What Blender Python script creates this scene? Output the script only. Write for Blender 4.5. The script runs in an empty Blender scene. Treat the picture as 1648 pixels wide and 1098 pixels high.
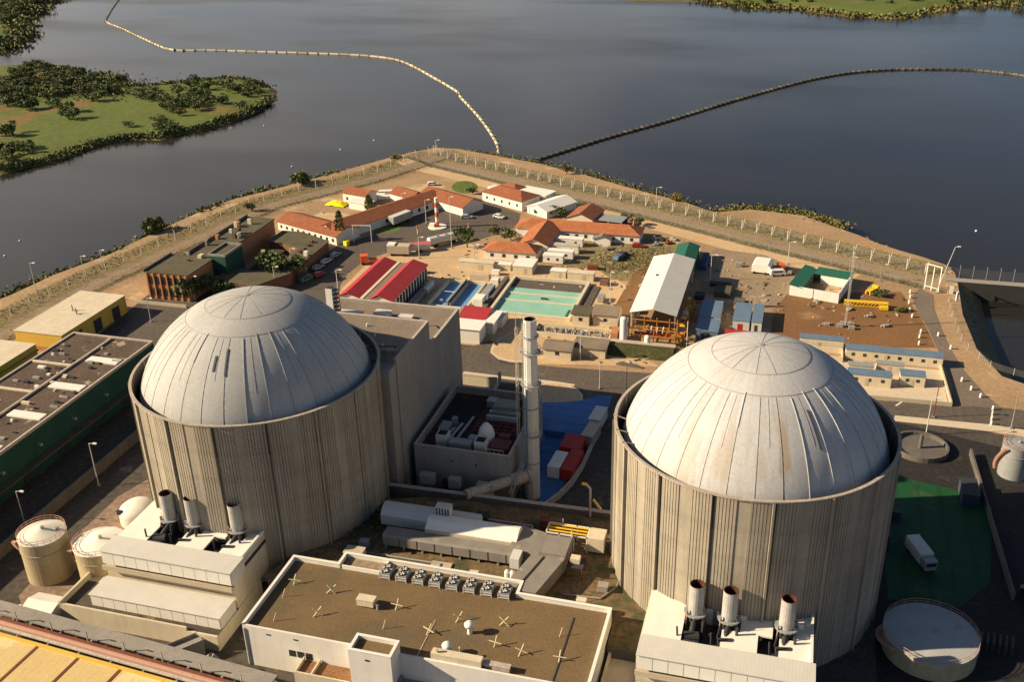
import bpy, math, random
from math import sin, cos, pi, radians as R
random.seed(7)
SC = bpy.context.scene
COL = SC.collection

# ------------------------------------------------------------------ camera (calibrated on the photograph)
FPX, TH, RO, CH = 1629.0, .449, -.026, 114.0
YAW = R(16.5)
def basis():
    f = (0, cos(TH), -sin(TH)); r = (1, 0, 0); u = (0, sin(TH), cos(TH))
    c, s = cos(RO), sin(RO)
    r2 = tuple(c*a + s*b for a, b in zip(r, u)); u2 = tuple(-s*a + c*b for a, b in zip(r, u))
    rz = lambda v: (v[0]*cos(YAW) - v[1]*sin(YAW), v[0]*sin(YAW) + v[1]*cos(YAW), v[2])
    return rz(f), rz(r2), rz(u2)
BF, BR, BU = basis()
def at(px, py, z=0.0):
    """ground point seen at a pixel of the 1648 x 1098 photograph"""
    a, b = px - 824, 549 - py
    d = [BF[i]*FPX + BR[i]*a + BU[i]*b for i in range(3)]
    t = (z - CH)/d[2]
    return (d[0]*t, d[1]*t)
import mathutils
cam_data = bpy.data.cameras.new('camera'); cam = bpy.data.objects.new('camera', cam_data); COL.objects.link(cam)
cam_data.sensor_width = 36; cam_data.lens = 36*FPX/1648; cam_data.clip_end = 9000; cam_data.clip_start = 1
m = mathutils.Matrix.Identity(4)
for i in range(3):
    m[i][0], m[i][1], m[i][2] = BR[i], BU[i], -BF[i]
m[2][3] = CH
cam.matrix_world = m
SC.camera = cam

# ------------------------------------------------------------------ light
SUN_EL, SUN_FROM = R(27.5), R(198.5)          # azimuth (from +X, counter-clockwise) the light comes from
W = bpy.data.worlds.new('World'); SC.world = W; W.use_nodes = True
nt = W.node_tree; bg = nt.nodes['Background']
sky = nt.nodes.new('ShaderNodeTexSky'); sky.sky_type = 'NISHITA'; sky.sun_disc = False
sky.sun_elevation = SUN_EL; sky.sun_rotation = R(90) - SUN_FROM
sky.dust_density = .7; sky.air_density = .75; sky.ozone_density = 1.0
# a thin bank of pale cloud over the north-west half of the sky (seen only as its reflection in the lake)
N, Lk = nt.nodes, nt.links
tcw = N.new('ShaderNodeTexCoord')
dot = N.new('ShaderNodeVectorMath'); dot.operation = 'DOT_PRODUCT'; dot.inputs[1].default_value = (cos(R(150)), sin(R(150)), -.35); Lk.new(tcw.outputs['Generated'], dot.inputs[0])
mpw = N.new('ShaderNodeMapping'); mpw.inputs['Scale'].default_value = (1, 1, 3.5); Lk.new(tcw.outputs['Generated'], mpw.inputs[0])
nz = N.new('ShaderNodeTexNoise'); nz.inputs['Scale'].default_value = 2.6; nz.inputs['Detail'].default_value = 7; Lk.new(mpw.outputs[0], nz.inputs['Vector'])
ma = N.new('ShaderNodeMath'); ma.operation = 'MULTIPLY_ADD'; ma.inputs[1].default_value = .55; Lk.new(dot.outputs['Value'], ma.inputs[0]); Lk.new(nz.outputs[0], ma.inputs[2])
mr = N.new('ShaderNodeMapRange'); mr.interpolation_type = 'SMOOTHSTEP'; mr.inputs[1].default_value = .62; mr.inputs[2].default_value = 1.12; mr.inputs[4].default_value = .85; Lk.new(ma.outputs[0], mr.inputs[0])
szw = N.new('ShaderNodeSeparateXYZ'); Lk.new(tcw.outputs['Generated'], szw.inputs[0])
lo = N.new('ShaderNodeMapRange'); lo.interpolation_type = 'SMOOTHSTEP'; lo.inputs[1].default_value = .42; lo.inputs[2].default_value = .66; lo.inputs[3].default_value = 1; lo.inputs[4].default_value = 0; Lk.new(szw.outputs[2], lo.inputs[0])
mlo = N.new('ShaderNodeMath'); mlo.operation = 'MULTIPLY'; Lk.new(mr.outputs[0], mlo.inputs[0]); Lk.new(lo.outputs[0], mlo.inputs[1])
mw = N.new('ShaderNodeMix'); mw.data_type = 'RGBA'; Lk.new(mlo.outputs[0], mw.inputs[0]); Lk.new(sky.outputs[0], mw.inputs[6]); mw.inputs[7].default_value = (8.4, 7.8, 7.1, 1)
Lk.new(mw.outputs[2], bg.inputs[0]); bg.inputs[1].default_value = 0.05
sl = bpy.data.lights.new('sun', 'SUN'); sl.energy = 5.0; sl.angle = R(.5); sl.color = (1, .81, .56)
so = bpy.data.objects.new('sun', sl); COL.objects.link(so)
d = mathutils.Vector((-cos(SUN_EL)*cos(SUN_FROM), -cos(SUN_EL)*sin(SUN_FROM), -sin(SUN_EL)))
so.rotation_euler = d.to_track_quat('-Z', 'Y').to_euler(); so.location = (-300, 0, 300)
SC.view_settings.view_transform = 'Standard'; SC.view_settings.look = 'None'
SC.view_settings.exposure = 0.82; SC.view_settings.gamma = 1

# ------------------------------------------------------------------ materials
def lin(c): return tuple(c) + (1,) if len(c) == 3 else c
def M(name, c1, c2=None, rough=.85, scale=.25, detail=8, grain=.12, gs=4.0, streak=0.0, wave=None, bump=.0, bs=3.0,
      metal=0.0, spec=.3, contrast=.25, alpha=1.0, coord='Object', spots=None):
    mt = bpy.data.materials.new(name); mt.use_nodes = True
    n, l = mt.node_tree.nodes, mt.node_tree.links
    b = n['Principled BSDF']; b.inputs['Roughness'].default_value = rough; b.inputs['Metallic'].default_value = metal
    b.inputs['Specular IOR Level'].default_value = spec
    if alpha < 1: b.inputs['Alpha'].default_value = alpha
    c2 = c2 or tuple(x*.75 for x in c1)
    tc = n.new('ShaderNodeTexCoord'); vec = tc.outputs[coord]
    if coord == 'World':
        vec = None
    def noise(sc, det=detail, stretch=None):
        t = n.new('ShaderNodeTexNoise'); t.inputs['Scale'].default_value = sc; t.inputs['Detail'].default_value = det
        t.inputs['Roughness'].default_value = .62
        if stretch:
            mp = n.new('ShaderNodeMapping'); mp.inputs['Scale'].default_value = stretch
            l.new(vec, mp.inputs[0]); l.new(mp.outputs[0], t.inputs['Vector'])
        else: l.new(vec, t.inputs['Vector'])
        return t.outputs['Fac']
    def ramp(src, lo, hi):
        r = n.new('ShaderNodeMapRange'); r.inputs[1].default_value = lo; r.inputs[2].default_value = hi
        l.new(src, r.inputs[0]); return r.outputs[0]
    def mix(fac, a, bb, mode='MIX'):
        x = n.new('ShaderNodeMix'); x.data_type = 'RGBA'; x.blend_type = mode
        for sock, v in ((x.inputs[0], fac), (x.inputs[6], a), (x.inputs[7], bb)):
            if hasattr(v, 'links') or isinstance(v, bpy.types.NodeSocket): l.new(v, sock)
            elif isinstance(v, (int, float)): sock.default_value = v
            else: sock.default_value = lin(v)
        return x.outputs[2]
    col = mix(ramp(noise(scale), .5-contrast, .5+contrast), c1, c2)
    if streak:
        s = ramp(noise(.9, 5, (1, 1, .05)), .42, .72)
        k = n.new('ShaderNodeMath'); k.operation = 'MULTIPLY'; l.new(s, k.inputs[0]); k.inputs[1].default_value = streak
        col = mix(k.outputs[0], col, tuple(x*.35 for x in c1))
    if spots:      # (colour, scale, threshold)
        s = ramp(noise(spots[1], 4), spots[2], spots[2]+.06); col = mix(s, col, spots[0])
    if wave:       # (axis, period, darkening)
        sx = n.new('ShaderNodeSeparateXYZ'); l.new(vec, sx.inputs[0])
        f = n.new('ShaderNodeMath'); f.operation = 'MULTIPLY'; l.new(sx.outputs[wave[0]], f.inputs[0]); f.inputs[1].default_value = 1/wave[1]
        fr = n.new('ShaderNodeMath'); fr.operation = 'FRACT'; l.new(f.outputs[0], fr.inputs[0])
        lt = n.new('ShaderNodeMath'); lt.operation = 'LESS_THAN'; l.new(fr.outputs[0], lt.inputs[0]); lt.inputs[1].default_value = .22
        k = n.new('ShaderNodeMath'); k.operation = 'MULTIPLY'; l.new(lt.outputs[0], k.inputs[0]); k.inputs[1].default_value = wave[2]
        col = mix(k.outputs[0], col, tuple(x*.3 for x in c1))
    if grain:
        g = ramp(noise(gs, 3), .3, .7)
        col = mix(grain, col, mix(g, (0, 0, 0), (1, 1, 1)), 'OVERLAY')
    l.new(col, b.inputs['Base Color'])
    if bump:
        bp = n.new('ShaderNodeBump'); bp.inputs['Strength'].default_value = bump; bp.inputs['Distance'].default_value = .3
        l.new(noise(bs, 6), bp.inputs['Height']); l.new(bp.outputs[0], b.inputs['Normal'])
    return mt
m_conc = M('containment_concrete', (.43, .378, .29), (.30, .265, .205), scale=.1, streak=.5, grain=.12, gs=5, bump=.08, wave=(2, 5.17, .10))
m_conc2 = M('grey_concrete', (.33, .30, .26), (.25, .23, .20), scale=.15, streak=.25, grain=.2)
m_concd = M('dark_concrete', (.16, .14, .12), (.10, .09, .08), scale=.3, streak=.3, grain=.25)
m_rim = M('rim_concrete', (.46,.40,.33), (.30,.26,.21), scale=.6, grain=.3)
m_coping = M('coping', (.5, .43, .36), (.36, .30, .25), scale=1.2, grain=.3)
m_white = M('white_render', (.78, .75, .68), (.68, .64, .56), scale=.3, streak=.15, grain=.08)
m_cream = M('cream_render', (.66, .58, .42), (.56, .48, .34), scale=.3, streak=.2, grain=.1)
m_beige = M('beige_panel', (.50, .43, .31), (.42, .35, .25), scale=.4, grain=.15)
m_seam = M('seam', (.36, .355, .34), (.26, .255, .245), scale=1)
m_slot = M('dark_slot', (.11, .115, .13), scale=1)
m_glass = M('window_glass', (.035, .04, .045), (.02, .022, .025), rough=.15, spec=.6, scale=1)
m_roofb = M('brown_gravel_roof', (.185, .125, .060), (.135, .09, .043), scale=.12, grain=.3, gs=6, bump=.3, bs=7, spots=((.13,.10,.055), .1, .56))
m_roofo = M('olive_roof', (.12, .105, .06), (.075, .065, .04), scale=.3, grain=.3)
m_roofg = M('grey_roof', (.24, .19, .14), (.17, .135, .10), scale=.25, grain=.25)
m_rust = M('rust', (.22, .06, .025), (.10, .035, .02), scale=1.5)
m_drust = M('stack_soot', (.10,.035,.02), (.05,.02,.014), scale=1.5)
m_redroof = M('red_sheet', (.42, .035, .045), (.33, .03, .035), scale=.4, wave=(0, .9, .25), grain=.1)
m_tile = M('terracotta_tiles', (.33, .115, .05), (.22, .075, .035), scale=.5, wave=(0, .7, .3), grain=.35, gs=3)
m_tile2 = M('orange_tiles', (.45, .165, .065), (.30, .10, .042), scale=.5, wave=(0, .7, .3), grain=.35, gs=3)
m_orange = M('orange_brick', (.48, .22, .10), (.40, .17, .075), scale=.6, grain=.2)
m_brick = M('brown_brick', (.20, .095, .06), (.14, .07, .045), scale=.6, grain=.2)
m_green = M('green_cladding', (.022, .085, .055), (.015, .06, .04), scale=.3, wave=(1, 1.2, .15), grain=.1)
m_green2 = M('green_sheet', (.02, .13, .085), (.015, .10, .065), scale=.4, wave=(0, .8, .25), grain=.1)
m_yellow = M('yellow_render', (.72, .47, .08), (.62, .38, .06), scale=.5, grain=.1)
m_yellowp = M('yellow_paint', (.80, .50, .02), (.65, .38, .02), scale=1.5, grain=.1)
m_lemon = M('lemon_tarp', (.85, .72, .01), (.75, .6, .01), scale=1.5)
m_cross = M('cross_paint', (.72, .66, .40), (.60, .53, .3), scale=2)
m_steel = M('galvanised', (.36, .37, .36), (.28, .29, .28), rough=.5, scale=.8, metal=.2, grain=.1)
m_lsteel = M('pale_sheet', (.62, .60, .54), (.54, .52, .47), rough=.55, scale=.5, wave=(0, .5, .10), grain=.08)
m_wsheet = M('white_sheet', (.80, .78, .70), (.72, .69, .60), rough=.6, scale=.5, grain=.06)
m_duct = M('ribbed_grey_duct', (.27, .245, .21), (.20, .18, .155), rough=.6, scale=.4, wave=(0, .45, .15), grain=.15, gs=5, spots=((.36, .33, .28), .5, .62))
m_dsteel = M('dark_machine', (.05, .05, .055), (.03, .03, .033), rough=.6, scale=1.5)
m_stack = M('stack_paint', (.45, .45, .42), (.36, .34, .31), rough=.6, scale=.6, streak=.4, grain=.15)
m_bluegrey = M('bluegrey_roof', (.15, .22, .30), (.11, .17, .24), rough=.5, scale=.4, wave=(0, .6, .25), grain=.1)
m_red = M('red_paint', (.45, .03, .025), (.35, .025, .02), rough=.6, scale=.6, wave=(0, .5, .15))
m_black = M('rubber', (.02, .02, .02), scale=2)
m_tank = M('tank_white', (.74, .71, .62), (.62, .58, .49), rough=.6, scale=.35, grain=.08, spots=((.45, .36, .24), .7, .66))
m_tankside = M('tank_side', (.50, .42, .26), (.40, .33, .20), rough=.6, scale=.3, streak=.4)
m_bark = M('bark', (.09, .06, .04), scale=2)
m_wire = M('wire_mesh', (.25, .24, .22), alpha=.16, scale=1)
m_postw = M('concrete_post', (.60, .54, .43), (.48, .43, .34), scale=1)
m_pipe = M('pipe_pink', (.52, .30, .22), (.42, .24, .17), scale=1)
m_turb = M('yellow_roof', (.66, .50, .22), (.58, .42, .17), rough=.6, scale=.15, wave=(0, 1.1, .08), grain=.12, spots=((.72, .58, .30), .12, .6))
m_float = M('float', (.58, .52, .38), (.42, .37, .26), scale=.5)
m_floatt = M('float_worn', (.42, .36, .24), (.30, .25, .16), scale=.5)
m_floatd2 = M('float_grey', (.17,.15,.11), (.12,.10,.075), scale=.5)
m_floatd = M('float_dark', (.09, .085, .06), (.05, .05, .035), scale=.5)
# ground
m_dirt = M('dirt', (.40, .27, .15), (.28, .18, .095), scale=.04, detail=12, grain=.2, gs=1.0, contrast=.2, spots=((.48, .35, .21), .05, .58))
m_sand = M('sand', (.56, .40, .23), (.45, .31, .17), scale=.05, detail=12, grain=.18, gs=1.2, contrast=.2)
m_soil = M('soil', (.225, .115, .045), (.165, .085, .034), scale=.05, detail=12, grain=.2, gs=1.2, contrast=.25, spots=((.28, .16, .075), .06, .6))
m_dgrass = M('dry_grass', (.25, .19, .09), (.19, .15, .07), scale=.08, detail=12, grain=.45, gs=.9, contrast=.2)
m_gravel = M('gravel', (.30, .225, .145), (.23, .17, .105), scale=.1, detail=10, grain=.3, gs=1.2)
m_grass = M('grass', (.12, .16, .03), (.075, .11, .02), scale=.06, detail=10, grain=.3, gs=.8)
m_asph = M('asphalt', (.12, .098, .078), (.085, .07, .056), scale=.08, detail=10, grain=.25, gs=1.0, spots=((.14, .115, .095), .12, .62))
m_yard = M('plant_yard', (.085, .07, .055), (.055, .046, .035), scale=.08, detail=10, grain=.35, gs=.8, spots=((.16, .13, .09), .15, .62))
m_pave = M('reddish_pavement', (.27, .19, .13), (.20, .14, .10), scale=.12, grain=.3, gs=1, wave=(1, 2.5, .12))
m_kerb = M('kerb', (.60, .50, .36), (.5, .41, .29), scale=.8)
m_blue = M('blue_floor', (.065, .18, .42), (.045, .135, .33), rough=.7, scale=.12, grain=.2, wave=(1, 3.2, .25), spots=((.10,.19,.36), .2, .6))
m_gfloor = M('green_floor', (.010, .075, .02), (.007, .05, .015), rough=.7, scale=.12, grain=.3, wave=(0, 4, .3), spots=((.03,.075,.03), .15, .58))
m_aqua = M('aqua_lining', (.28, .52, .41), (.22, .44, .34), rough=.6, scale=.2, grain=.15)
m_blue2 = M('blue_roof', (.15, .33, .56), (.11, .26, .47), rough=.6, scale=.4, wave=(1, 1, .15))
m_weed = M('moss', (.07, .075, .02), (.045, .045, .015), scale=.2, grain=.4, gs=1.5)
m_bankm = M('bank_earth', (.17, .125, .06), (.10, .085, .04), scale=.08, detail=10, grain=.5, gs=.7)
m_island = M('island_ground', (.11, .145, .022), (.085, .105, .02), scale=.02, detail=10, grain=.25, gs=.5, spots=((.19, .115, .04), .014, .58))
m_reedline = M('shore_reeds', (.15, .115, .04), (.09, .085, .03), scale=.1, detail=10, grain=.5, gs=.6)
def leafmat(name, c1, c2):
    mt = M(name, c1, c2, rough=.7, scale=.35, grain=.4, gs=2); return mt
m_leaf = leafmat('leaves_dark', (.085, .105, .034), (.050, .066, .02))
m_leaf2 = leafmat('leaves_mid', (.12, .155, .042), (.07, .098, .026))
m_leaf3 = leafmat('leaves_dry', (.20, .155, .05), (.12, .10, .033))
m_trim = m_coping

def dome_mat(stains=(), base=((.54, .54, .525), (.43, .425, .41))):
    mt = M('dome_concrete', base[0], base[1], rough=.75, scale=.12, detail=10, grain=.1, gs=2.5, contrast=.28)
    n, l = mt.node_tree.nodes, mt.node_tree.links; b = n['Principled BSDF']
    src = b.inputs['Base Color'].links[0].from_socket
    tc = n.new('ShaderNodeTexCoord'); sx = n.new('ShaderNodeSeparateXYZ'); l.new(tc.outputs['Object'], sx.inputs[0])
    an = n.new('ShaderNodeMath'); an.operation = 'ARCTAN2'; l.new(sx.outputs[1], an.inputs[0]); l.new(sx.outputs[0], an.inputs[1])
    # weather streaks that run down the shell: noise over (angle, height)
    cb = n.new('ShaderNodeCombineXYZ'); k = n.new('ShaderNodeMath'); k.operation = 'MULTIPLY'; l.new(an.outputs[0], k.inputs[0]); k.inputs[1].default_value = 16
    k2 = n.new('ShaderNodeMath'); k2.operation = 'MULTIPLY'; l.new(sx.outputs[2], k2.inputs[0]); k2.inputs[1].default_value = .14
    l.new(k.outputs[0], cb.inputs[0]); l.new(k2.outputs[0], cb.inputs[1])
    t = n.new('ShaderNodeTexNoise'); t.inputs['Scale'].default_value = 1; t.inputs['Detail'].default_value = 7; t.inputs['Roughness'].default_value = .65
    l.new(cb.outputs[0], t.inputs['Vector'])
    r = n.new('ShaderNodeMapRange'); r.inputs[1].default_value = .46; r.inputs[2].default_value = .78; r.inputs[4].default_value = .62; l.new(t.outputs[0], r.inputs[0])
    mx = n.new('ShaderNodeMix'); mx.data_type = 'RGBA'; l.new(r.outputs[0], mx.inputs[0]); l.new(src, mx.inputs[6]); mx.inputs[7].default_value = (.33, .30, .26, 1)
    out = mx.outputs[2]
    def mth(op, a_, b_=None):
        q = n.new('ShaderNodeMath'); q.operation = op
        for i, v in enumerate((a_, b_)):
            if v is None: continue
            if isinstance(v, (int, float)): q.inputs[i].default_value = v
            else: l.new(v, q.inputs[i])
        return q.outputs[0]
    for ang, wd, z0, z1, amt in stains:      # rust that has run down between two seams
        da = mth('DIVIDE', mth('ABSOLUTE', mth('SUBTRACT', an.outputs[0], R(ang))), R(wd))
        dz = mth('DIVIDE', mth('ABSOLUTE', mth('SUBTRACT', sx.outputs[2], (z0+z1)/2)), (z1-z0)/2)
        f = mth('SUBTRACT', 1.25, mth('MAXIMUM', da, dz)); f = mth('ADD', f, mth('MULTIPLY', mth('SUBTRACT', t.outputs[0], .5), 2.2))
        rr_ = n.new('ShaderNodeMapRange'); rr_.inputs[1].default_value = .12; rr_.inputs[2].default_value = .55; rr_.inputs[4].default_value = amt; l.new(f, rr_.inputs[0])
        mq = n.new('ShaderNodeMix'); mq.data_type = 'RGBA'; l.new(rr_.outputs[0], mq.inputs[0]); l.new(out, mq.inputs[6]); mq.inputs[7].default_value = (.36, .24, .12, 1); out = mq.outputs[2]
    l.new(out, b.inputs['Base Color'])
    return mt
m_dome = dome_mat(base=((.44,.445,.43), (.34,.34,.32)))
m_domer = dome_mat(((-73.5, 3.2, 34.2, 40.2, .6), (-101, 4, 32.5, 39, .3), (-84, 3, 33, 37, .2), (-118, 5, 30, 38, .2)))

def water_mat():
    mt = bpy.data.materials.new('lake_water'); mt.use_nodes = True
    n, l = mt.node_tree.nodes, mt.node_tree.links; b = n['Principled BSDF']
    b.inputs['Base Color'].default_value = (.022, .021, .018, 1); b.inputs['IOR'].default_value = 1.33
    tc = n.new('ShaderNodeTexCoord')
    def noise(sc, det, st):
        mp = n.new('ShaderNodeMapping'); mp.inputs['Scale'].default_value = st; mp.inputs['Rotation'].default_value = (0, 0, R(12))
        t = n.new('ShaderNodeTexNoise'); t.inputs['Scale'].default_value = sc; t.inputs['Detail'].default_value = det
        l.new(tc.outputs['Object'], mp.inputs[0]); l.new(mp.outputs[0], t.inputs['Vector']); return t.outputs[0]
    w = noise(.0045, 5, (1, 2.2, 1))
    r = n.new('ShaderNodeMapRange'); r.inputs[1].default_value = .38; r.inputs[2].default_value = .62; r.inputs[3].default_value = .06; r.inputs[4].default_value = .24
    l.new(w, r.inputs[0]); l.new(r.outputs[0], b.inputs['Roughness'])
    bp = n.new('ShaderNodeBump'); bp.inputs['Distance'].default_value = .25
    bs = n.new('ShaderNodeMapRange'); bs.inputs[1].default_value = .38; bs.inputs[2].default_value = .62; bs.inputs[3].default_value = .05; bs.inputs[4].default_value = .22
    l.new(w, bs.inputs[0]); l.new(bs.outputs[0], bp.inputs['Strength'])
    l.new(noise(.5, 4, (1, 1.6, 1)), bp.inputs['Height']); l.new(bp.outputs[0], b.inputs['Normal'])
    return mt
m_water = water_mat()

# ------------------------------------------------------------------ mesh helpers
class MB:
    def __init__(s): s.v = []; s.f = []; s.m = []
    def add(s, vs, fs, mi=0):
        o = len(s.v); s.v += [tuple(p) for p in vs]
        for f in fs: s.f.append(tuple(i+o for i in f)); s.m.append(mi)
        return s
    def box(s, x0, x1, y0, y1, z0, z1, mi=0, top=None):
        vs = [(x0,y0,z0),(x1,y0,z0),(x1,y1,z0),(x0,y1,z0),(x0,y0,z1),(x1,y0,z1),(x1,y1,z1),(x0,y1,z1)]
        s.add(vs, [(3,2,1,0),(0,1,5,4),(1,2,6,5),(2,3,7,6),(3,0,4,7)], mi); s.add(vs, [(4,5,6,7)], mi if top is None else top); return s
    def prism(s, poly, z0, z1, mi=0, top=None):
        n = len(poly); vs = [(x,y,z0) for x,y in poly] + [(x,y,z1) for x,y in poly]
        s.add(vs, [tuple(reversed(range(n)))] + [(i,(i+1)%n,n+(i+1)%n,n+i) for i in range(n)], mi)
        s.add(vs, [tuple(range(n,2*n))], mi if top is None else top); return s
    def extr(s, prof, vec, mi=0):
        n = len(prof); vs = list(prof) + [tuple(a+b for a,b in zip(p,vec)) for p in prof]
        return s.add(vs, [tuple(range(n)), tuple(reversed(range(n,2*n)))] + [(i,n+i,n+(i+1)%n,(i+1)%n) for i in range(n)], mi)
    def tube(s, p0, p1, r0, r1=None, n=8, mi=0, caps=True):
        r1 = r0 if r1 is None else r1
        a = mathutils.Vector(p0); b = mathutils.Vector(p1); z = (b-a).normalized()
        x = z.orthogonal().normalized(); y = z.cross(x); vs = []
        for c, r in ((a, r0), (b, r1)):
            for i in range(n): vs.append(tuple(c + x*(r*cos(2*pi*i/n)) + y*(r*sin(2*pi*i/n))))
        fs = [(i,(i+1)%n,n+(i+1)%n,n+i) for i in range(n)]
        if caps: fs += [tuple(reversed(range(n))), tuple(range(n,2*n))]
        return s.add(vs, fs, mi)
    def path(s, pts, r, n=8, mi=0):
        for a, b in zip(pts[:-1], pts[1:]): s.tube(a, b, r, r, n, mi)
        return s
    def lathe(s, prof, n=32, cx=0, cy=0, mi=0, mis=None):
        vs = [(cx+r*cos(2*pi*i/n), cy+r*sin(2*pi*i/n), z) for r, z in prof for i in range(n)]
        o = len(s.v); s.v += vs
        for j in range(len(prof)-1):
            for i in range(n):
                s.f.append((o+j*n+i, o+j*n+(i+1)%n, o+(j+1)*n+(i+1)%n, o+(j+1)*n+i)); s.m.append(mis[j] if mis else mi)
        return s
    def obj(s, name, mats, parent=None, loc=(0,0,0), rot=0, smooth=False, bevel=0):
        me = bpy.data.meshes.new(name); me.from_pydata(s.v, [], s.f)
        mats = mats if isinstance(mats, (list, tuple)) else [mats]
        for m_ in mats: me.materials.append(m_)
        me.polygons.foreach_set('material_index', s.m)
        if smooth: me.polygons.foreach_set('use_smooth', [True]*len(s.f))
        me.update()
        o = bpy.data.objects.new(name, me); COL.objects.link(o); o.location = loc; o.rotation_euler = (0,0,rot)
        if parent: o.parent = parent
        if bevel:
            b = o.modifiers.new('bevel', 'BEVEL'); b.width = bevel; b.segments = 1
        return o
def tag(o, label, cat, group=None):
    o['label'] = label; o['category'] = cat
    if group: o['group'] = group
    return o
def T(name, label, cat, loc=(0,0,0), rot=0, group=None):
    o = bpy.data.objects.new(name, None); COL.objects.link(o); o.location = loc if len(loc) == 3 else (loc[0], loc[1], 0); o.rotation_euler = (0,0,rot)
    o.empty_display_size = .5
    return tag(o, label, cat, group)
def solo(name, mb, mats, label, cat, loc=(0,0,0), rot=0, group=None, **k):
    return tag(mb.obj(name, mats, None, loc if len(loc) == 3 else (loc[0], loc[1], 0), rot, **k), label, cat, group)
def struct(name, mb, mats, kind='structure', **k):
    o = mb.obj(name, mats, **k); o['kind'] = kind; return o
def kids(o): return [c for c in bpy.data.objects if c.parent == o]
def copy_thing(o, loc, rot=0, label=None, group=None, scale=None):
    def cp(a, par):
        c = a.copy(); COL.objects.link(c)
        if par: c.parent = par
        for ch in kids(a): cp(ch, c)
        return c
    c = cp(o, None); c.location = loc; c.rotation_euler = (0,0,rot)
    if scale: c.scale = scale if isinstance(scale, tuple) else (scale,)*3
    if label: c['label'] = label
    if group: c['group'] = group
    return c
ORD = 'first second third fourth fifth sixth seventh eighth ninth tenth eleventh twelfth'.split()
def px(pts, z=0): return [at(x, y, z) for x, y in pts]
def zoomf(ox, oy, k): return lambda *p: [(ox + a/k, oy + b/k) for a, b in p]
ZI = zoomf(0,0,3.296); ZA = zoomf(400,220,4.1125); ZB = zoomf(740,260,4.1125); ZC = zoomf(1000,340,4.1125); ZD = zoomf(1300,340,4.733)
ZE = zoomf(200,320,4.1125); ZF = zoomf(0,420,4.1125); ZG = zoomf(520,400,4.1125); ZH = zoomf(780,480,4.1125); ZK = zoomf(0,620,4.1125); ZL = zoomf(1300,540,4.733)
ZM = zoomf(0,770,3.347); ZS = zoomf(1380,660,2.507)
def sheet(name, pts, z, mat, kind='structure'):
    mb = MB(); mb.add([(x, y, z) for x, y in pts], [tuple(range(len(pts)))])
    me = mb.obj(name, mat); me['kind'] = kind
    if me.data.polygons[0].normal.z < 0: me.data.flip_normals()
    return me
def offset(poly, dist):
    """inward for positive dist on a counter-clockwise polygon"""
    n = len(poly); out = []
    for i in range(n):
        p0, p1, p2 = (mathutils.Vector(poly[(i+k) % n]) for k in (-1, 0, 1))
        a = (p1-p0).normalized(); b = (p2-p1).normalized()
        nv = mathutils.Vector((-(a.y+b.y), a.x+b.x))
        if nv.length < 1e-4: nv = mathutils.Vector((-a.y, a.x))
        nv.normalize(); k = max(.5, nv.dot(mathutils.Vector((-a.y, a.x))))
        out.append(tuple(p1 + nv*(dist/k)))
    return out
def ccw(p):
    s = sum(p[i][0]*p[(i+1) % len(p)][1] - p[(i+1) % len(p)][0]*p[i][1] for i in range(len(p)))
    return p if s > 0 else p[::-1]
def refine(p, step, jit):
    out = []
    for i in range(len(p)):
        a, b = p[i], p[(i+1) % len(p)]; L = math.dist(a, b); k = max(1, min(60, int(L/step)))
        for j in range(k):
            t = j/k; w = jit if j else 0
            out.append((a[0]+(b[0]-a[0])*t + random.uniform(-w, w), a[1]+(b[1]-a[1])*t + random.uniform(-w, w)))
    return out

# ------------------------------------------------------------------ setting: water, land, roads
mb = MB(); mb.add([(-3500,-600,-5),(3500,-600,-5),(3500,3200,-5),(-3500,3200,-5)], [(0,1,2,3)]); struct('lake_water', mb, m_water)
WL = [(-240,-80),(-238,150),(-227,225),(-219,261),(-209,323),(-183,369),(-166,400),(-155,412),(-141,412),(-122,405),(-99,396),(-76,383),(-50,366),(-34,357),(-26,350),(-16,355),(-4,353),(6,351),(16,342),(26,333),(31,327),(37,322),(43,318),(51,311),(54,302),
      (54,293),(53,270),(54,250),(57,239),(64,234.5),(140,205),(260,160),(260,-80)]
def land(name, poly, prof, mats, top_mi=0, step=14, jit=2.0, refine_it=True):
    """closed shore polygon -> shelving land; prof = (inset, z, material of the band below)"""
    p = ccw(poly); p = refine(p, step, jit) if refine_it else p
    mb = MB(); n = len(p); rings = []
    for ins, z, mi in prof:
        q = offset(p, ins); rings.append([(x, y, z + (random.uniform(-.25,.25) if 0 < abs(z+5) and abs(z) > .01 else 0)) for x, y in q])
    for k in range(len(rings)-1):
        mb.add(rings[k]+rings[k+1], [(i, (i+1) % n, n+(i+1) % n, n+i) for i in range(n)], prof[k+1][2])
    mb.add(rings[-1], [tuple(range(n))], top_mi)
    return struct(name, mb, mats)
land('ground', WL, [(-5,-9,1),(0,-5,1),(3,-2.2,1),(7,0,1)], [m_dirt, m_bankm])
far = lambda *p: px(ZI(*p), -5)
isl = far((0,380),(80,352),(150,340),(280,350),(400,370),(450,395),(560,392),(650,410),(660,445),(690,458),(800,455),(1000,435),(1100,420),(1200,415),(1300,420),(1380,440),(1470,480),(1475,530),(1400,580),(1300,625),(1200,660),(1100,690),(1000,705),(850,745),(680,745),(560,765),(450,800),(380,835),(300,860),(150,890),(0,930)) + [(-420,335),(-560,420),(-620,520)]
isl = ccw(isl)
land('island', isl, [(-6,-7.5,1),(0,-5,1),(4,-3.9,1),(14,-3.2,0)], [m_island, m_reedline], step=10, jit=2.5)
nwl = far((0,280),(30,250),(70,225),(125,195),(110,165),(90,120),(110,105),(200,55),(150,40),(30,36),(150,22),(330,2)) + [(-640,960),(-800,1200),(-1600,1400),(-1600,700),(-700,560)]
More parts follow.
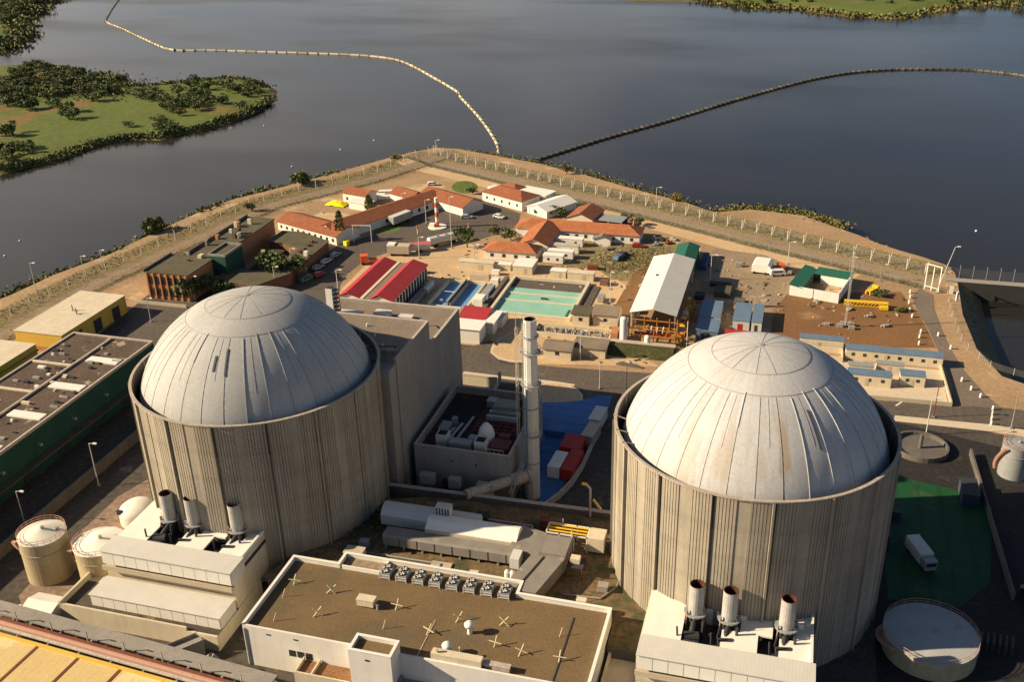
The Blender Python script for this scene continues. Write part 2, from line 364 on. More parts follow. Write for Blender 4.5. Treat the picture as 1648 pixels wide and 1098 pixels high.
land('north_west_shore', nwl, [(-8,-7.5,1),(0,-5,1),(6,-3.8,1),(16,-2.5,0)], [m_island, m_reedline], step=14, jit=3)
fsh = px([(985,-3),(1020,1),(1080,2),(1130,3),(1165,7),(1200,11),(1255,12),(1290,15),(1340,24),(1380,28),(1420,30),(1450,30),(1480,26),(1500,18),(1530,11),(1560,8),(1600,9),(1700,10)], -5) + [(420,900),(1800,1000),(2600,2600),(-1500,2600),(-1400,1500),(-420,1120)]
land('far_shore', fsh, [(-10,-8,1),(0,-5,1),(8,-3.6,1),(22,-2,0)], [m_island, m_reedline], step=18, jit=4)

def ribbon(name, line, d0, d1, z, mat):
    n = len(line); pts = []
    for i, p in enumerate(line):
        a = mathutils.Vector(line[max(0,i-1)]); b = mathutils.Vector(line[min(n-1,i+1)]); t = (b-a).normalized(); nv = mathutils.Vector((t.y, -t.x))
        pts.append((mathutils.Vector(p)+nv*d0, mathutils.Vector(p)+nv*d1))
    mb = MB()
    for (a, b), (c, e) in zip(pts[:-1], pts[1:]): mb.add([(*a,z),(*c,z),(*e,z),(*b,z)], [(3,2,1,0)])
    o = struct(name, mb, mat)
    if o.data.polygons[0].normal.z < 0: o.data.flip_normals()
    return o
NE = [(-150,396),(-139,387),(-120,378),(-86,361),(-38,337.5),(-8,321.5),(26,304.5),(42,296)]
NW = [(-213,60),(-211,150),(-208,221),(-206,240),(-190,319),(-166,358),(-150,396)]
# strips inside the perimeter
ribbon('verge', NE, -10, 12, .004, m_dgrass)
ribbon('gravel_track', NE, 2, 8.5, .008, m_gravel); ribbon('ditch', NE, 9.6, 11.3, .012, m_bankm)
ribbon('sandy_path', NE[:-1], 12.3, 19, .010, m_sand)
ribbon('verge', NW, -7, 12, .006, m_dgrass)
ribbon('gravel_track', NW, 3, 9, .012, m_gravel); ribbon('ditch', NW, 9.6, 11.2, .016, m_bankm)

sheet('plant_yard', [(-200,40),(90,40),(90,196),(44,207),(-10,216),(-60,215),(-72,222),(-108,222),(-120,231),(-146,240),(-180,236),(-176,200),(-196,160)], .014, m_yard)
sheet('asphalt_street', px([(185,540),(230,495),(310,472),(440,455),(470,440),(545,395),(600,378),(630,352),(700,326),(742,316),(765,318),(790,325),(838,344),(832,366),(775,385),(650,398),(590,418),(560,440),(548,458),(545,475),(540,505),(520,540),(300,590),(200,590)]), .018, m_asph)
sheet('main_road', px([(742,563),(790,548),(797,572),(806,586),(832,588),(865,589),(1047,601),(1200,620),(1424,645.6),(1532,648),(1602,655),(1700,668),(1700,700),(1596,684),(1443,669),(1240,650),(1100,634),(1000,634),(945,640),(938,625),(900,615),(867,611),(836,609),(746,598)]), .022, m_asph)
sheet('side_road', px([(1505,652),(1530,645),(1534,622),(1512,570),(1494,530),(1477,505),(1468,478),(1480,464),(1502,474),(1504,498),(1516,530),(1530,562),(1552,597),(1583,632),(1610,657)]), .026, M('worn_asphalt', (.19,.15,.115), (.14,.11,.085), scale=.08, detail=10, grain=.2, gs=1.2))
sheet('kerb_strip', px([(746,598),(836,609),(867,611),(900,615),(925,619),(924,622),(900,619),(836,613),(746,603)]), .03, m_kerb)
sheet('pale_pavement', px([(1440,669),(1596,684),(1700,701),(1700,712),(1596,695),(1438,678)]), .03, m_kerb)
sheet('road_line', px([(1440,693-40),(1452,646),(1454,646.5),(1443,654)]), .034, m_white)
sheet('soil', px([(1243,502),(1268,472),(1300,476),(1400,470),(1450,470),(1474,500),(1492,530),(1506,560),(1400,560),(1300,548),(1240,548)]), .016, m_soil)
sheet('soil', px([(900,430),(930,392),(985,372),(1060,376),(1098,398),(1072,418),(1040,455),(985,450),(960,432)]), .014, m_dgrass)
sheet('sand', px([(545,470),(590,425),(700,388),(790,395),(880,430),(960,432),(1010,460),(1000,520),(1010,560),(1060,590),(865,586),(800,580),(790,545),(745,530),(740,500),(600,480)]), .010, m_sand)
sheet('sand', px([(1120,430),(1150,400),(1230,410),(1300,440),(1268,472),(1243,500),(1170,480),(1130,470)]), .012, m_gravel)
sheet('soil', px([(1020,440),(1050,420),(1065,440),(1030,500),(1005,545),(975,560),(985,500)]), .016, m_soil)
def ell(cx, cy, rx, ry, n=28, jit=.0): return [(cx+rx*cos(2*pi*i/n)*(1+random.uniform(-jit,jit)), cy+ry*sin(2*pi*i/n)*(1+random.uniform(-jit,jit))) for i in range(n)]
sheet('lawn', px(ell(748,301,21,10)), .02, m_grass)
sheet('lawn', px(ell(535,352,40,10, jit=.1)), .02, m_sand)
sheet('lawn', px([(604,366),(640,355),(655,345),(662,352),(640,372),(600,378)]), .024, m_grass)
sheet('lawn', px([(905,398),(945,392),(960,412),(930,418)]), .02, m_dgrass)
def kerbed_island(pts, mat):
    sheet('kerb_strip', pts, .038, m_kerb); c = (sum(p[0] for p in pts)/len(pts), sum(p[1] for p in pts)/len(pts))
    sheet('traffic_island', [(c[0]+(x-c[0])*.88, c[1]+(y-c[1])*.88) for x, y in pts], .045, mat)
kerbed_island(px(ZG((1105,690),(1115,650),(1160,600),(1230,560),(1330,545),(1400,560),(1420,640),(1400,720),(1330,755),(1250,755),(1160,735))), m_sand)
kerbed_island(px(ZH((350,570),(440,555),(540,570),(610,600),(650,640),(650,680),(600,705),(480,705),(370,700))), m_sand)
sheet('blue_floor', px([(873,648),(905,648),(935,645),(960,638),(986,637),(978,660),(962,692),(940,724),(915,768),(897,797),(868,822),(866,700)]), .05, m_blue)
sheet('shade_dark_yard', [(19,118),(120,80),(120,178),(56,198),(26,206.5),(8,206),(8,164),(19,160)], .032, M('painted_shade_ground', (.028,.026,.024), (.018,.017,.016), scale=.1, grain=.4, gs=1, spots=((.05,.045,.035), .12, .62)))  # deep shade east of the right reactor, put into the ground colour
sheet('green_floor', px([(1448,768),(1540,790),(1596,816),(1594,939),(1545,978),(1430,965),(1420,850)]), .04, m_gfloor)
sheet('reddish_pavement', px([(30,960),(95,890),(190,800),(250,765),(262,830),(215,870),(150,930),(110,985),(40,990)]), .03, m_pave)
mb = MB(); mb.box(44,160,293.2,296.2,-9,.2,0,1); struct('causeway', mb, [M('wet_concrete', (.045,.045,.04), (.03,.03,.028), scale=.3), m_conc2])
# raised plant platform between the two reactor buildings
mb = MB(); mb.prism(ccw([(-80,120),(-76,121.5),(-21,121.5),(-20.9,117),(-14,117),(-13,149.4),(-26,149.6),(-60,148.6),(-70,145)]), -.5, 5, 1, 0)
struct('terrace', mb, [M('terrace_earth', (.19,.13,.065), (.12,.085,.045), scale=.12, grain=.5, gs=1.2, spots=((.07,.07,.03), .15, .55)), m_concd])

# ------------------------------------------------------------------ reactor buildings
def reactor(cx, cy, off, label, m_dome):
    t = T('reactor_building', label, 'reactor building', (cx, cy, 0))
    ZR = 31.7; mb = MB()
    # fluted outer wall: 16 pilasters, fluted strips beside each of them, plain panels between
    prof = []
    for k in range(16):
        a0 = off + k*22.5
        prof += [(a0-.72, 21.9), (a0-.7, 22.35), (a0+.1, 22.35), (a0+.12, 21.5), (a0+1.0, 21.5), (a0+1.02, 21.9)]
        ribs = [a0+1.7+1.28*j for j in range(6)] + [a0+22.5-8.6+1.28*j for j in range(6)]
        for r in ribs: prof += [(r-.02, 21.9), (r, 22.015), (r+.96, 22.015), (r+.98, 21.9)]
    prof.sort(); n = len(prof)
    vs = [(r*cos(R(a)), r*sin(R(a)), z) for z in (-1, 10.2, 20.6, ZR) for a, r in prof]
    fs = [(j*n+i, j*n+(i+1) % n, (j+1)*n+(i+1) % n, (j+1)*n+i) for j in range(3) for i in range(n)]
    mb.add(vs, fs)
    mb.obj('wall', [m_conc], t)
    cp = MB(); cp.lathe([(21.8, ZR-.12), (22.14, ZR-.12), (22.14, ZR+.1), (21.62, ZR+.1), (21.62, 25.5)], 144, mis=[0,0,0,1]); cp.lathe([(21.7, 25.6), (18, 25.6)], 96, mi=1)
    cp.obj('parapet', [m_rim, m_concd], t)
    # dome
    rd, zc = 21.28, 24.15
    pr = [(20.2, 22.0), (20.85, 25.6)] + [(rd*cos(R(a)), zc+rd*sin(R(a))) for a in (10,14,18,22,26,30,34,38,42,46,50,54,58,62,66,70,74,78,82,85,88,89.9)]
    dm = MB(); dm.lathe(pr, 160)
    dome = dm.obj('dome', [m_dome], t, smooth=True)
    def strip(mb, a, e0, e1, w, h, base=rd, n=14, mi=0, w2=None):
        L = []
        for i in range(n+1):
            e = R(e0+(e1-e0)*i/n); ww = w
            c = mathutils.Vector((cos(e)*cos(R(a)), cos(e)*sin(R(a)), sin(e))); s_ = mathutils.Vector((-sin(R(a)), cos(R(a)), 0))
            for hh, sg in ((-.1,-1), (h,-1), (h,1), (-.1,1)): L.append(tuple(c*(base+hh) + s_*(sg*ww/2) + mathutils.Vector((0,0,zc))))
        fs = []
        for i in range(n):
            for k in range(3): fs.append((i*4+k, i*4+k+1, i*4+k+5, i*4+k+4))
        fs += [(0,1,2,3), (4*n+3,4*n+2,4*n+1,4*n)]
        mb.add(L, fs, mi)
    sm = MB(); rng = random.Random(int(abs(cx)))
    for k in range(32):
        a = off + 4 + k*11.25
        strip(sm, a, 12, 58.6, .06, .05)
        if k % 2: strip(sm, a+5.6, 30+rng.random()*8, 58.5, .04, .03)
    sm.obj('seams', m_seam, dome)
    cs = MB()
    for k in range(14): strip(cs, off+10+k*25.7+(k%3)*3, 70, 88.5, (.12,.06,.09)[k%3], .03, rd)
    for a, base in ((59.2, rd), (69.75, rd)):
        cs.lathe([((base)*cos(R(a-.22)), zc+base*sin(R(a-.22))), ((base+.04)*cos(R(a-.15)), zc+(base+.04)*sin(R(a-.15))), ((base+.04)*cos(R(a+.15)), zc+(base+.04)*sin(R(a+.15)))], 128)
    cs.lathe([(.5, zc+rd-.1), (.45, zc+rd+.1), (.02, zc+rd+.12)], 12)
    cs.obj('cap_seams', m_seam, dome)
    rl = MB()          # heavier conduits that run down the shell
    for a, e0, e1 in ((off+4+22.5*.5, 14, 58), (off+26.5, 14, 60), (off+37.8, 30, 60), (off+49, 40, 58), (off-18.5, 45, 60)):
        strip(rl, a, e0, e1, .09, .11)
    rl.obj('conduits', m_dome, dome)
    # vertical rain pipe and rail stubs on the parapet
    return t, dome, strip, None
C1, C2 = (-90.8, 143.8), (-2.9, 143.8)
tL, domeL, strip, capL = reactor(*C1, -81.0, 'left domed concrete reactor building, behind three exhaust stacks and white storage tanks', m_dome)
tR, domeR, strip, capR = reactor(*C2, -78.75, 'right domed concrete reactor building with rust stain on its dome, beside the green yard', m_domer)
for a, e0, e1, w in ((-84.5, 42, 49.5, .32), (-77, 40, 53, .3)):
    sb = MB(); strip(sb, a, e0, e1, w, .12); sb.obj('dark_slot', m_slot, domeL)
sb = MB(); strip(sb, -55.5, 36, 52, .28, .12); sb.obj('dark_slot', m_slot, domeR)
# access brackets in the gap of the right building
for a in (-172, -160, -150):
    sb = MB(); sb.tube((19.6*cos(R(a)), 19.6*sin(R(a)), 31.0), (22.2*cos(R(a)), 22.2*sin(R(a)), 31.9), .12, n=6); sb.obj('bracket', m_coping, tR)

# ------------------------------------------------------------------ generic building pieces
def win_row(parent, x0, x1, n, y, z0, z1, w, side='front', D=0, mat=None):
    """n windows spread over a facade of the local frame; side front (y=0, facing -y) / right (x=D) / left (x=0)"""
    for i in range(n):
        c = x0 + (x1-x0)*(i+.5)/n; mb = MB()
        if side == 'front': mb.box(c-w/2, c+w/2, y-.04, y+.03, z0, z1)
        elif side == 'right': mb.box(D-.03, D+.04, c-w/2, c+w/2, z0, z1)
        else: mb.box(-.04, .03, c-w/2, c+w/2, z0, z1)
        mb.obj('window', mat or m_glass, parent)
def parapet_roof(t, L, D, h, wall, roof, pw=.35, ph=.6, coping=None, name='roof'):
    mb = MB()
    mb.box(0, L, 0, D, 0, h-ph); mb.box(0, L, 0, pw, h-ph, h); mb.box(0, L, D-pw, D, h-ph, h); mb.box(0, pw, pw, D-pw, h-ph, h); mb.box(L-pw, L, pw, D-pw, h-ph, h)
    w = mb.obj('wall', wall, t)
    mb = MB(); mb.box(pw+.002, L-pw-.002, pw+.002, D-pw-.002, h-ph-.02, h-ph+.06); mb.obj(name, roof, t)
    if coping:
        mb = MB(); e = .06
        mb.box(-e, L+e, -e, pw+e, h, h+.1); mb.box(-e, L+e, D-pw-e, D+e, h, h+.1); mb.box(-e, pw+e, pw+e, D-pw-e, h, h+.1); mb.box(L-pw-e, L+e, pw+e, D-pw-e, h, h+.1)
        mb.obj('coping', coping, t)
    return w
def roofgeo(mb, x0, x1, y0, y1, h, rh, kind, axis='x', ov=.35, th=.18):
    """sloped roof as closed slabs; returns wall gables added separately"""
    X0, X1, Y0, Y1 = x0-ov, x1+ov, y0-ov, y1+ov
    if kind == 'gable':
        if axis == 'x':
            ym = (Y0+Y1)/2; mb.extr([(X0,Y0,h-.05),(X0,ym,h+rh),(X0,ym,h+rh+th),(X0,Y0,h-.05+th)], (X1-X0,0,0)); mb.extr([(X0,ym,h+rh),(X0,Y1,h-.05),(X0,Y1,h-.05+th),(X0,ym,h+rh+th)], (X1-X0,0,0))
        else:
            xm = (X0+X1)/2; mb.extr([(X0,Y0,h-.05),(X0,Y0,h-.05+th),(xm,Y0,h+rh+th),(xm,Y0,h+rh)], (0,Y1-Y0,0)); mb.extr([(xm,Y0,h+rh),(xm,Y0,h+rh+th),(X1,Y0,h-.05+th),(X1,Y0,h-.05)], (0,Y1-Y0,0))
    elif kind == 'shed':
        mb.extr([(X0,Y0,h),(X0,Y1,h+rh),(X0,Y1,h+rh+th),(X0,Y0,h+th)], (X1-X0,0,0))
    elif kind == 'hip':
        if axis == 'x':
            k = min((Y1-Y0)/2, (X1-X0)/2-.1); ym = (Y0+Y1)/2; a, b = (X0+k,ym,h+rh), (X1-k,ym,h+rh)
        else:
            k = min((X1-X0)/2, (Y1-Y0)/2-.1); xm = (X0+X1)/2; a, b = (xm,Y0+k,h+rh), (xm,Y1-k,h+rh)
        vs = [(X0,Y0,h),(X1,Y0,h),(X1,Y1,h),(X0,Y1,h),a,b]
        fs = [(0,1,5,4),(1,2,5),(2,3,4,5),(3,0,4),(3,2,1,0)] if axis == 'x' else [(0,1,4),(1,2,5,4),(2,3,5),(3,0,4,5),(3,2,1,0)]
        mb.add(vs, fs)
    else: mb.box(X0, X1, Y0, Y1, h, h+.16)
def wing(t, x0, x1, y0, y1, h, rh, kind, axis, wall, roof, ov=.35, gables=True):
    mb = MB(); mb.box(x0, x1, y0, y1, 0, h)
    if kind == 'gable' and gables:
        g = rh*.92
        if axis == 'x': mb.extr([(x0,y0,h),(x0,(y0+y1)/2,h+g),(x0,y1,h)], (x1-x0,0,0))
        else: mb.extr([(x0,y0,h),(x1,y0,h),((x0+x1)/2,y0,h+g)], (0,y1-y0,0))
    if kind == 'shed': mb.extr([(x0,y0,h),(x0,y1,h),(x0,y1,h+rh*.95)], (x1-x0,0,0))
    w = mb.obj('wall', wall, t); mb = MB(); roofgeo(mb, x0, x1, y0, y1, h, rh, kind, axis, ov); r = mb.obj('roof', roof, t)
    return w, r
def house(name, label, cat, x, y, L, D, h, kind='flat', rh=1.2, axis='x', wall=None, roof=None, wins=0, wz=(1.0, 2.0), ww=.9, rot=0, group=None, z=0, ov=.35, door=None, side=0):
    t = T(name, label, cat, (x, y, z), rot, group)
    wing(t, 0, L, 0, D, h, rh, kind, axis, wall or m_white, roof or m_tile, ov)
    if wins: win_row(t, .3, L-.3, wins, 0, wz[0], wz[1], ww)
    if side: win_row(t, .3, D-.3, side, 0, wz[0], wz[1], ww, 'right', L)
    if door is not None: MB().box(door-.45, door+.45, -.05, .03, 0, 2.05).obj('door', m_beige, t)
    return t

# ------------------------------------------------------------------ fuel building beside the left reactor
t = T('fuel_building', 'tall grey concrete block right of the left reactor with stepped brown roof', 'building', (-68, 154, 0))
mb = MB(); mb.box(-31,0,0,17.4,-.5,29.7); mb.box(-31,-.12,17.4,36.1,-.5,24.2); mb.box(-4.5,-.25,-3.2,0,-.5,29.4)
mb.box(-.5,0,0,17.4,29.7,30.4); mb.box(-31,-.5,16.9,17.4,29.7,30.4); mb.box(-.62,-.12,17.4,36.1,24.2,25.0); mb.box(-31,-.62,35.6,36.1,24.2,25.0)
w = mb.obj('wall', m_conc2, t)
MB().box(-31,-.52,0,16.88,29.7,29.82).box(-31,-.64,17.42,35.58,24.2,24.32).obj('roof', m_roofg, t)
mb = MB()
for a in ((-.5,.04,-.03,17.4,30.4,30.5), (-31,-.5,16.9,17.45,30.4,30.5), (-.67,-.08,17.45,36.1,25.0,25.1), (-31,-.67,35.6,36.15,25.0,25.1)): mb.box(*a)
mb.obj('coping', m_coping, t)
MB().box(.0,.06,3.0,5.4,15.5,19.8).box(.06,.09,3.4,5.0,15.9,19.4).obj('wall_hatch', m_conc2, t)
MB().box(-12,-1.0,3.6,3.9,29.82,30.5).obj('roof_beam', m_coping, t)
for x, y, l, dd, h, z in ((-15.6,7.4,1.6,2.2,.8,29.82),(-13.4,8.6,1.2,.8,.6,29.82),(-22,9,2.4,1.4,1.0,29.82),(-17,28.5,3.4,2.2,1.2,24.32),(-11.5,29,3.0,1.6,.7,24.32),(-3.4,20.2,.8,.8,.6,24.32),(-24,24,5,4,1.6,24.32)):
    MB().box(x,x+l,y,y+dd,z,z+h).box(x-.1,x+l+.1,y-.1,y+dd+.1,z+h,z+h+.12).obj('roof_unit', m_lsteel, t)
MB().path([(-9,1.2,29.8),(-9,1.2,30.9),(-8.4,1.5,31.2),(-2,4.6,30.7),(-2,4.6,29.8)], .14, 8).obj('roof_pipe', m_dsteel, t)
MB().path([(-5.5,27,24.3),(-5.5,27,26.0),(-5.1,25.5,26.4)], .14, 8).obj('roof_pipe', m_white, t)
for k in range(4): MB().tube((-5-k*3.3, 5.5+(k%3)*4, 29.8), (-5-k*3.3, 5.5+(k%3)*4, 30.4), .25, .2, 8).obj('roof_vent', m_white, t)

t = T('vent_stack', 'slim white square vent stack rising behind the left dome', 'vent stack', (-93.2, 179.6, 24.3))
MB().box(-.75,.75,-.75,.75,0,7.6).obj('casing', m_white, t); MB().box(-.6,.6,-.6,.6,7.6,7.75).obj('rim', m_dsteel, t)
mb = MB()
for k in range(8): mb.box(.78,1.7,-.8,.8,.5+k*.95,.6+k*.95)
for y in (-.75,.75): mb.box(1.6,1.7,y-.05,y+.05,0,7.7)
mb.obj('ladder_cage', m_dsteel, t)
t = T('low_wall', 'short cream retaining wall at the kerb behind the open roofed block', 'wall', (-73.5, 201.2, 0)); MB().box(0,9.9,0,.5,0,2.6).obj('wall', m_cream, t); MB().box(-.05,9.95,-.06,.56,2.6,2.75).obj('coping', m_coping, t)

# ------------------------------------------------------------------ auxiliary block with open roof
t = T('ventilation_block', 'concrete block in the shade with machinery inside its parapet roof, left of the chimney', 'building', (-66.6, 156, 0))
L_, D_, h_ = 19.3, 25, 11.1
parapet_roof(t, L_, D_, h_, m_conc2, M('dark_red_deck', (.09,.035,.03), (.05,.03,.028), scale=.3, grain=.3), .4, 1.7, m_coping)
for x, y in ((3.4,3),(11.5,2.2)): 
    mb = MB(); mb.box(x,x+2.3,y,y+2.3,9.46,12.0); c = mb.obj('cooling_box', m_lsteel, t); MB().box(x+.3,x+2,y+.3,y+2,12.0,12.05).obj('fan_opening', m_black, c)
MB().box(6.3,10.8,2.2,4.2,9.46,11.2).obj('machine', m_steel, t)
mb = MB(); mb.lathe([(1.6,9.46),(1.7,11),(1.3,12.4),(.6,13.3),(.05,13.5)], 20, 12.5, 7.2); mb.obj('hood', m_wsheet, t, smooth=True)
for x, y0, y1 in ((5.6,5,11),(7.0,5,14),(4.6,5,9)): MB().tube((x,y0,10.3),(x+.6,y1,10.3),.3,n=10).obj('pipe', m_steel, t)
for y in (13.5, 15.5): MB().box(10.5,17,y,y+.8,10.4,11.3).obj('duct', m_steel, t)
MB().box(11,15.5,16.5,20,9.46,12).obj('duct', m_duct, t)
mb = MB()
for i in range(6): mb.box(13+i*.9,13.1+i*.9,1.6,1.7,9.46,11.2)
mb.box(13,17.6,1.6,1.7,11.1,11.2); mb.obj('railing', m_lsteel, t)
MB().box(1.0,8.2,13,22,9.46,9.56).obj('deck_patch', m_black, t)
m_redst = M('red_oxide_steel', (.20,.07,.05), (.13,.05,.04), scale=1)
for k in range(7): MB().box(9.2+k*1.5,9.4+k*1.5,8.6,13,9.46,10.3).obj('red_frame', m_redst, t)
for k in range(4): MB().box(9.0,18.6,8.8+k*1.3,9.0+k*1.3,10.3,10.5).obj('red_beam', m_redst, t)
for x, y, l, d_, h in ((14.4,3.2,3.6,3.4,1.1),(15.0,7.0,2.2,1.2,1.5),(9.4,5.0,1.6,1.6,1.3),(2.2,8.0,2.0,3.0,1.0),(8.6,20,2.0,2.0,1.4),(16.6,21,1.8,1.8,1.6),(4.0,11,.9,1.2,1.6)): MB().box(x,x+l,y,y+d_,9.46,9.46+h).box(x-.06,x+l+.06,y-.06,y+d_+.06,9.46+h,9.56+h).obj('roof_plant', (m_redst if x>12 else m_steel), t)
for k in range(5): MB().path([(10+k*.5,14,9.8),(10+k*.5,19+k*.5,9.8),(16,19+k*.5,9.8)],.12,6).obj('pipe', (m_redst,m_steel)[k%2], t)
for x, z in ((7.5,8.2),(12.4,8.0)): MB().box(x,x+.35,-.05,.02,z,z+.35).obj('scupper', m_black, t)
MB().box(5.8,7,-.9,0,0,4.2).obj('downpipe_box', m_dsteel, t)
for x,w_,h2 in ((8.2,2.2,1.8),(2.4,2.8,2.0),(13.8,3,1.5)): solo('plant_cabinet', MB().box(0,w_,0,1.4,0,h2).box(-.08,w_+.08,-.08,1.48,h2,h2+.1), m_steel, {8.2:'grey cabinet at the centre of the shaded foot of the open roofed block',2.4:'grey cabinet at the left end of the shaded foot of the open roofed block',13.8:'low grey cabinet at the right end of the shaded foot of the open roofed block'}[x], 'cabinet', (-66.6+x, 151.9, 5))
t = T('intake_bunker', 'open topped concrete bunker between open roofed block and road island', 'bunker', (-60.0, 183.6, 0))
parapet_roof(t, 8.2, 7.6, 7.6, m_conc2, m_black, .5, 2.2, m_coping); MB().tube((.4,7.2,7.6),(.4,7.2,10),.4,.35,10).obj('vent', m_coping, t)

# ------------------------------------------------------------------ chimney
t = T('chimney', 'tall tapering pale vent chimney with ringed platforms between the two reactors', 'chimney', (-44.0, 160.2, 0))
mb = MB(); mb.lathe([(1.5,0),(1.46,12),(1.36,24),(1.26,38.2),(1.26,38.3),(1.1,38.3),(1.08,33)], 10, mis=[0,0,0,0,0,1]); mb.obj('shaft', [M('chimney_steel', (.70,.68,.63), (.56,.54,.49), rough=.55, scale=.5, streak=.3, grain=.12), m_black], t)
for z in (31.6, 25.0, 14.2):
    p = MB().lathe([(1.2,z),(1.95,z),(1.95,z+.12),(1.2,z+.12)], 20)
    for k in range(12): p.tube((1.9*cos(k*pi/6),1.9*sin(k*pi/6),z),(1.9*cos(k*pi/6),1.9*sin(k*pi/6),z+1), .04, n=4)
    p.lathe([(1.9,z+1),(1.95,z+1.05),(1.9,z+1.1)], 20)
    p.obj('platform', m_steel, t)
for z in (34.8, 20, 8): MB().lathe([(1.2,z),(1.55,z),(1.55,z+.3),(1.2,z+.3)], 16).obj('band', m_steel, t)
mb = MB(); a = R(215)
for s_ in (-.3, .3): mb.tube((1.7*cos(a)-s_*sin(a), 1.7*sin(a)+s_*cos(a), 2), (1.46*cos(a)-s_*sin(a), 1.46*sin(a)+s_*cos(a), 38), .06, n=4)
for k in range(60): mb.box(1.5*cos(a)-.3, 1.5*cos(a)+.3, 1.5*sin(a)-.03, 1.5*sin(a)+.03, 2+k*.6, 2.06+k*.6)
mb.obj('ladder', m_steel, t)
MB().tube((1.7*cos(R(250)),1.7*sin(R(250))-.15,4),(1.5*cos(R(250)),1.5*sin(R(250))-.12,24.5),.2,n=8).obj('drain_pipe', m_bluegrey, t)
mb = MB(); mb.path([(-.3,-1.5,5.8),(-3.2,-4.2,5.8)], 1.35, 16).path([(-3.2,-4.2,5.8),(-10,-11.0,5.9)], 1.05, 16); 
mb.tube((-.2,-1.4,5.8),(-.7,-1.9,5.8),1.65,n=16); mb.obj('inlet_duct', m_coping, t)
MB().box(-7.4,-5.8,-9,-6.6,3.5,5.2).obj('duct_support', m_conc2, t)
for x in (-.9, -1.5): MB().tube((x,-2.2,9),(x-1.2,-7,5.0),.1,n=6).obj('stay', m_steel, t)

t = T('lattice_mast', 'thin lattice antenna mast standing just left of the pale chimney', 'mast', (-46.9, 161.0, 0))
def lattice(t, h, w, mat, name='lattice', n=None):
    mb = MB(); n = n or int(h/ (w*1.6))
    for i in range(3):
        a = 2*pi*i/3; mb.tube((w/2*cos(a),w/2*sin(a),0),(w/2*cos(a),w/2*sin(a),h),.05,n=4)
    for k in range(n):
        z0, z1 = h*k/n, h*(k+1)/n
        for i in range(3):
            a, b = 2*pi*i/3, 2*pi*(i+1)/3; mb.tube((w/2*cos(a),w/2*sin(a),z0),(w/2*cos(b),w/2*sin(b),z1),.03,n=3)
    return mb.obj(name, mat, t)
lattice(t, 36, .6, m_postw); MB().tube((0,0,36),(0,0,41),.05,.03,6).obj('whip_antenna', m_postw, t)
for z in (14, 18.5, 22): MB().box(-.9,.9,-.12,.12,z,z+.14).obj('crossarm', m_rust, t)

# ------------------------------------------------------------------ white flat-roofed control building
t = T('control_building', 'long white flat-roofed building with brown gravel roof, white parapet and row of coolers', 'building', (-75.6, 104.8, 0))
foot = [(0,0),(54.4,0),(54.4,17.5),(39.4,17.5),(39.4,20.4),(8.2,20.4),(8.2,17.4),(0,17.4)]
mb = MB(); mb.prism(foot, -.5, 7.2)
inn = offset(foot, .35)
for i in range(8):
    a, b, c, d_ = foot[i], foot[(i+1) % 8], inn[(i+1) % 8], inn[i]; mb.prism([a, b, c, d_], 7.2, 8.05 if i else 7.9)
mb.obj('wall', m_white, t)
mb = MB(); mb.prism(offset(foot, .353), 7.21, 7.27); mb.obj('roof', m_roofb, t)
o2 = offset(foot, -.06); i2 = offset(foot, .42); mb = MB()
for i in range(8):
    if i == 0: continue
    mb.prism([o2[i], o2[(i+1) % 8], i2[(i+1) % 8], i2[i]], 8.055, 8.17)
mb.obj('coping', m_wsheet, t)
win_row(t, 7.4, 11.6, 3, 0, 3.4, 4.6, 1.15)
for x in (4.0, 8.6, 23.3): MB().box(x,x+.8,-.03,.05,6.7,6.95).obj('scupper', m_glass, t)
MB().box(9.0,16.2,17.0,17.25,7.27,8.0).obj('roof_kerb', m_wsheet, t)
MB().box(16.0,16.3,17.0,20.0,7.27,8.0).obj('roof_kerb', m_wsheet, t)
MB().box(9,15.8,17.4,19.9,7.275,7.34).obj('roof_patch', m_gravel, t)
MB().tube((.3,-.12,-.2),(.3,-.12,7.4),.1,n=6).obj('downpipe', m_steel, t)
mb = MB(); mb.box(19.2,25.9,-2.9,.6,-.5,9.2); 
for a in ((19.2,25.9,-2.9,-2.55),(19.2,25.9,.25,.6),(19.2,19.55,-2.55,.25),(25.55,25.9,-2.55,.25)): mb.box(*a,9.2,9.9)
st = mb.obj('stair_tower', m_white, t)
MB().box(19.56,25.54,-2.54,.24,9.21,9.28).obj('roof', m_roofb, st); MB().box(21.8,22.5,-2.94,-2.88,8.3,8.6).obj('scupper', m_glass, st)
MB().box(19.14,25.96,-2.96,-2.5,9.9,10.0).box(19.14,25.96,.2,.66,9.9,10.0).box(19.14,19.6,-2.5,.2,9.9,10.0).box(25.5,25.96,-2.5,.2,9.9,10.0).obj('coping', m_wsheet, st)
mb = MB(); mb.box(10,19.1,-3.4,-.1,-.5,3.2)
for a in ((10,19.1,-3.4,-3.15),(10,10.25,-3.15,-.1),(12.6,12.85,-3.15,-.1)): mb.box(*a,3.2,3.9)
an = mb.obj('annex', m_cream, t); MB().box(10.26,12.59,-3.14,-.1,3.21,3.27).box(12.86,19.09,-3.14,-.1,3.21,3.27).obj('roof', M('red_brown_roof', (.26,.13,.055), (.19,.095,.045), scale=.4, grain=.4, gs=3), an)
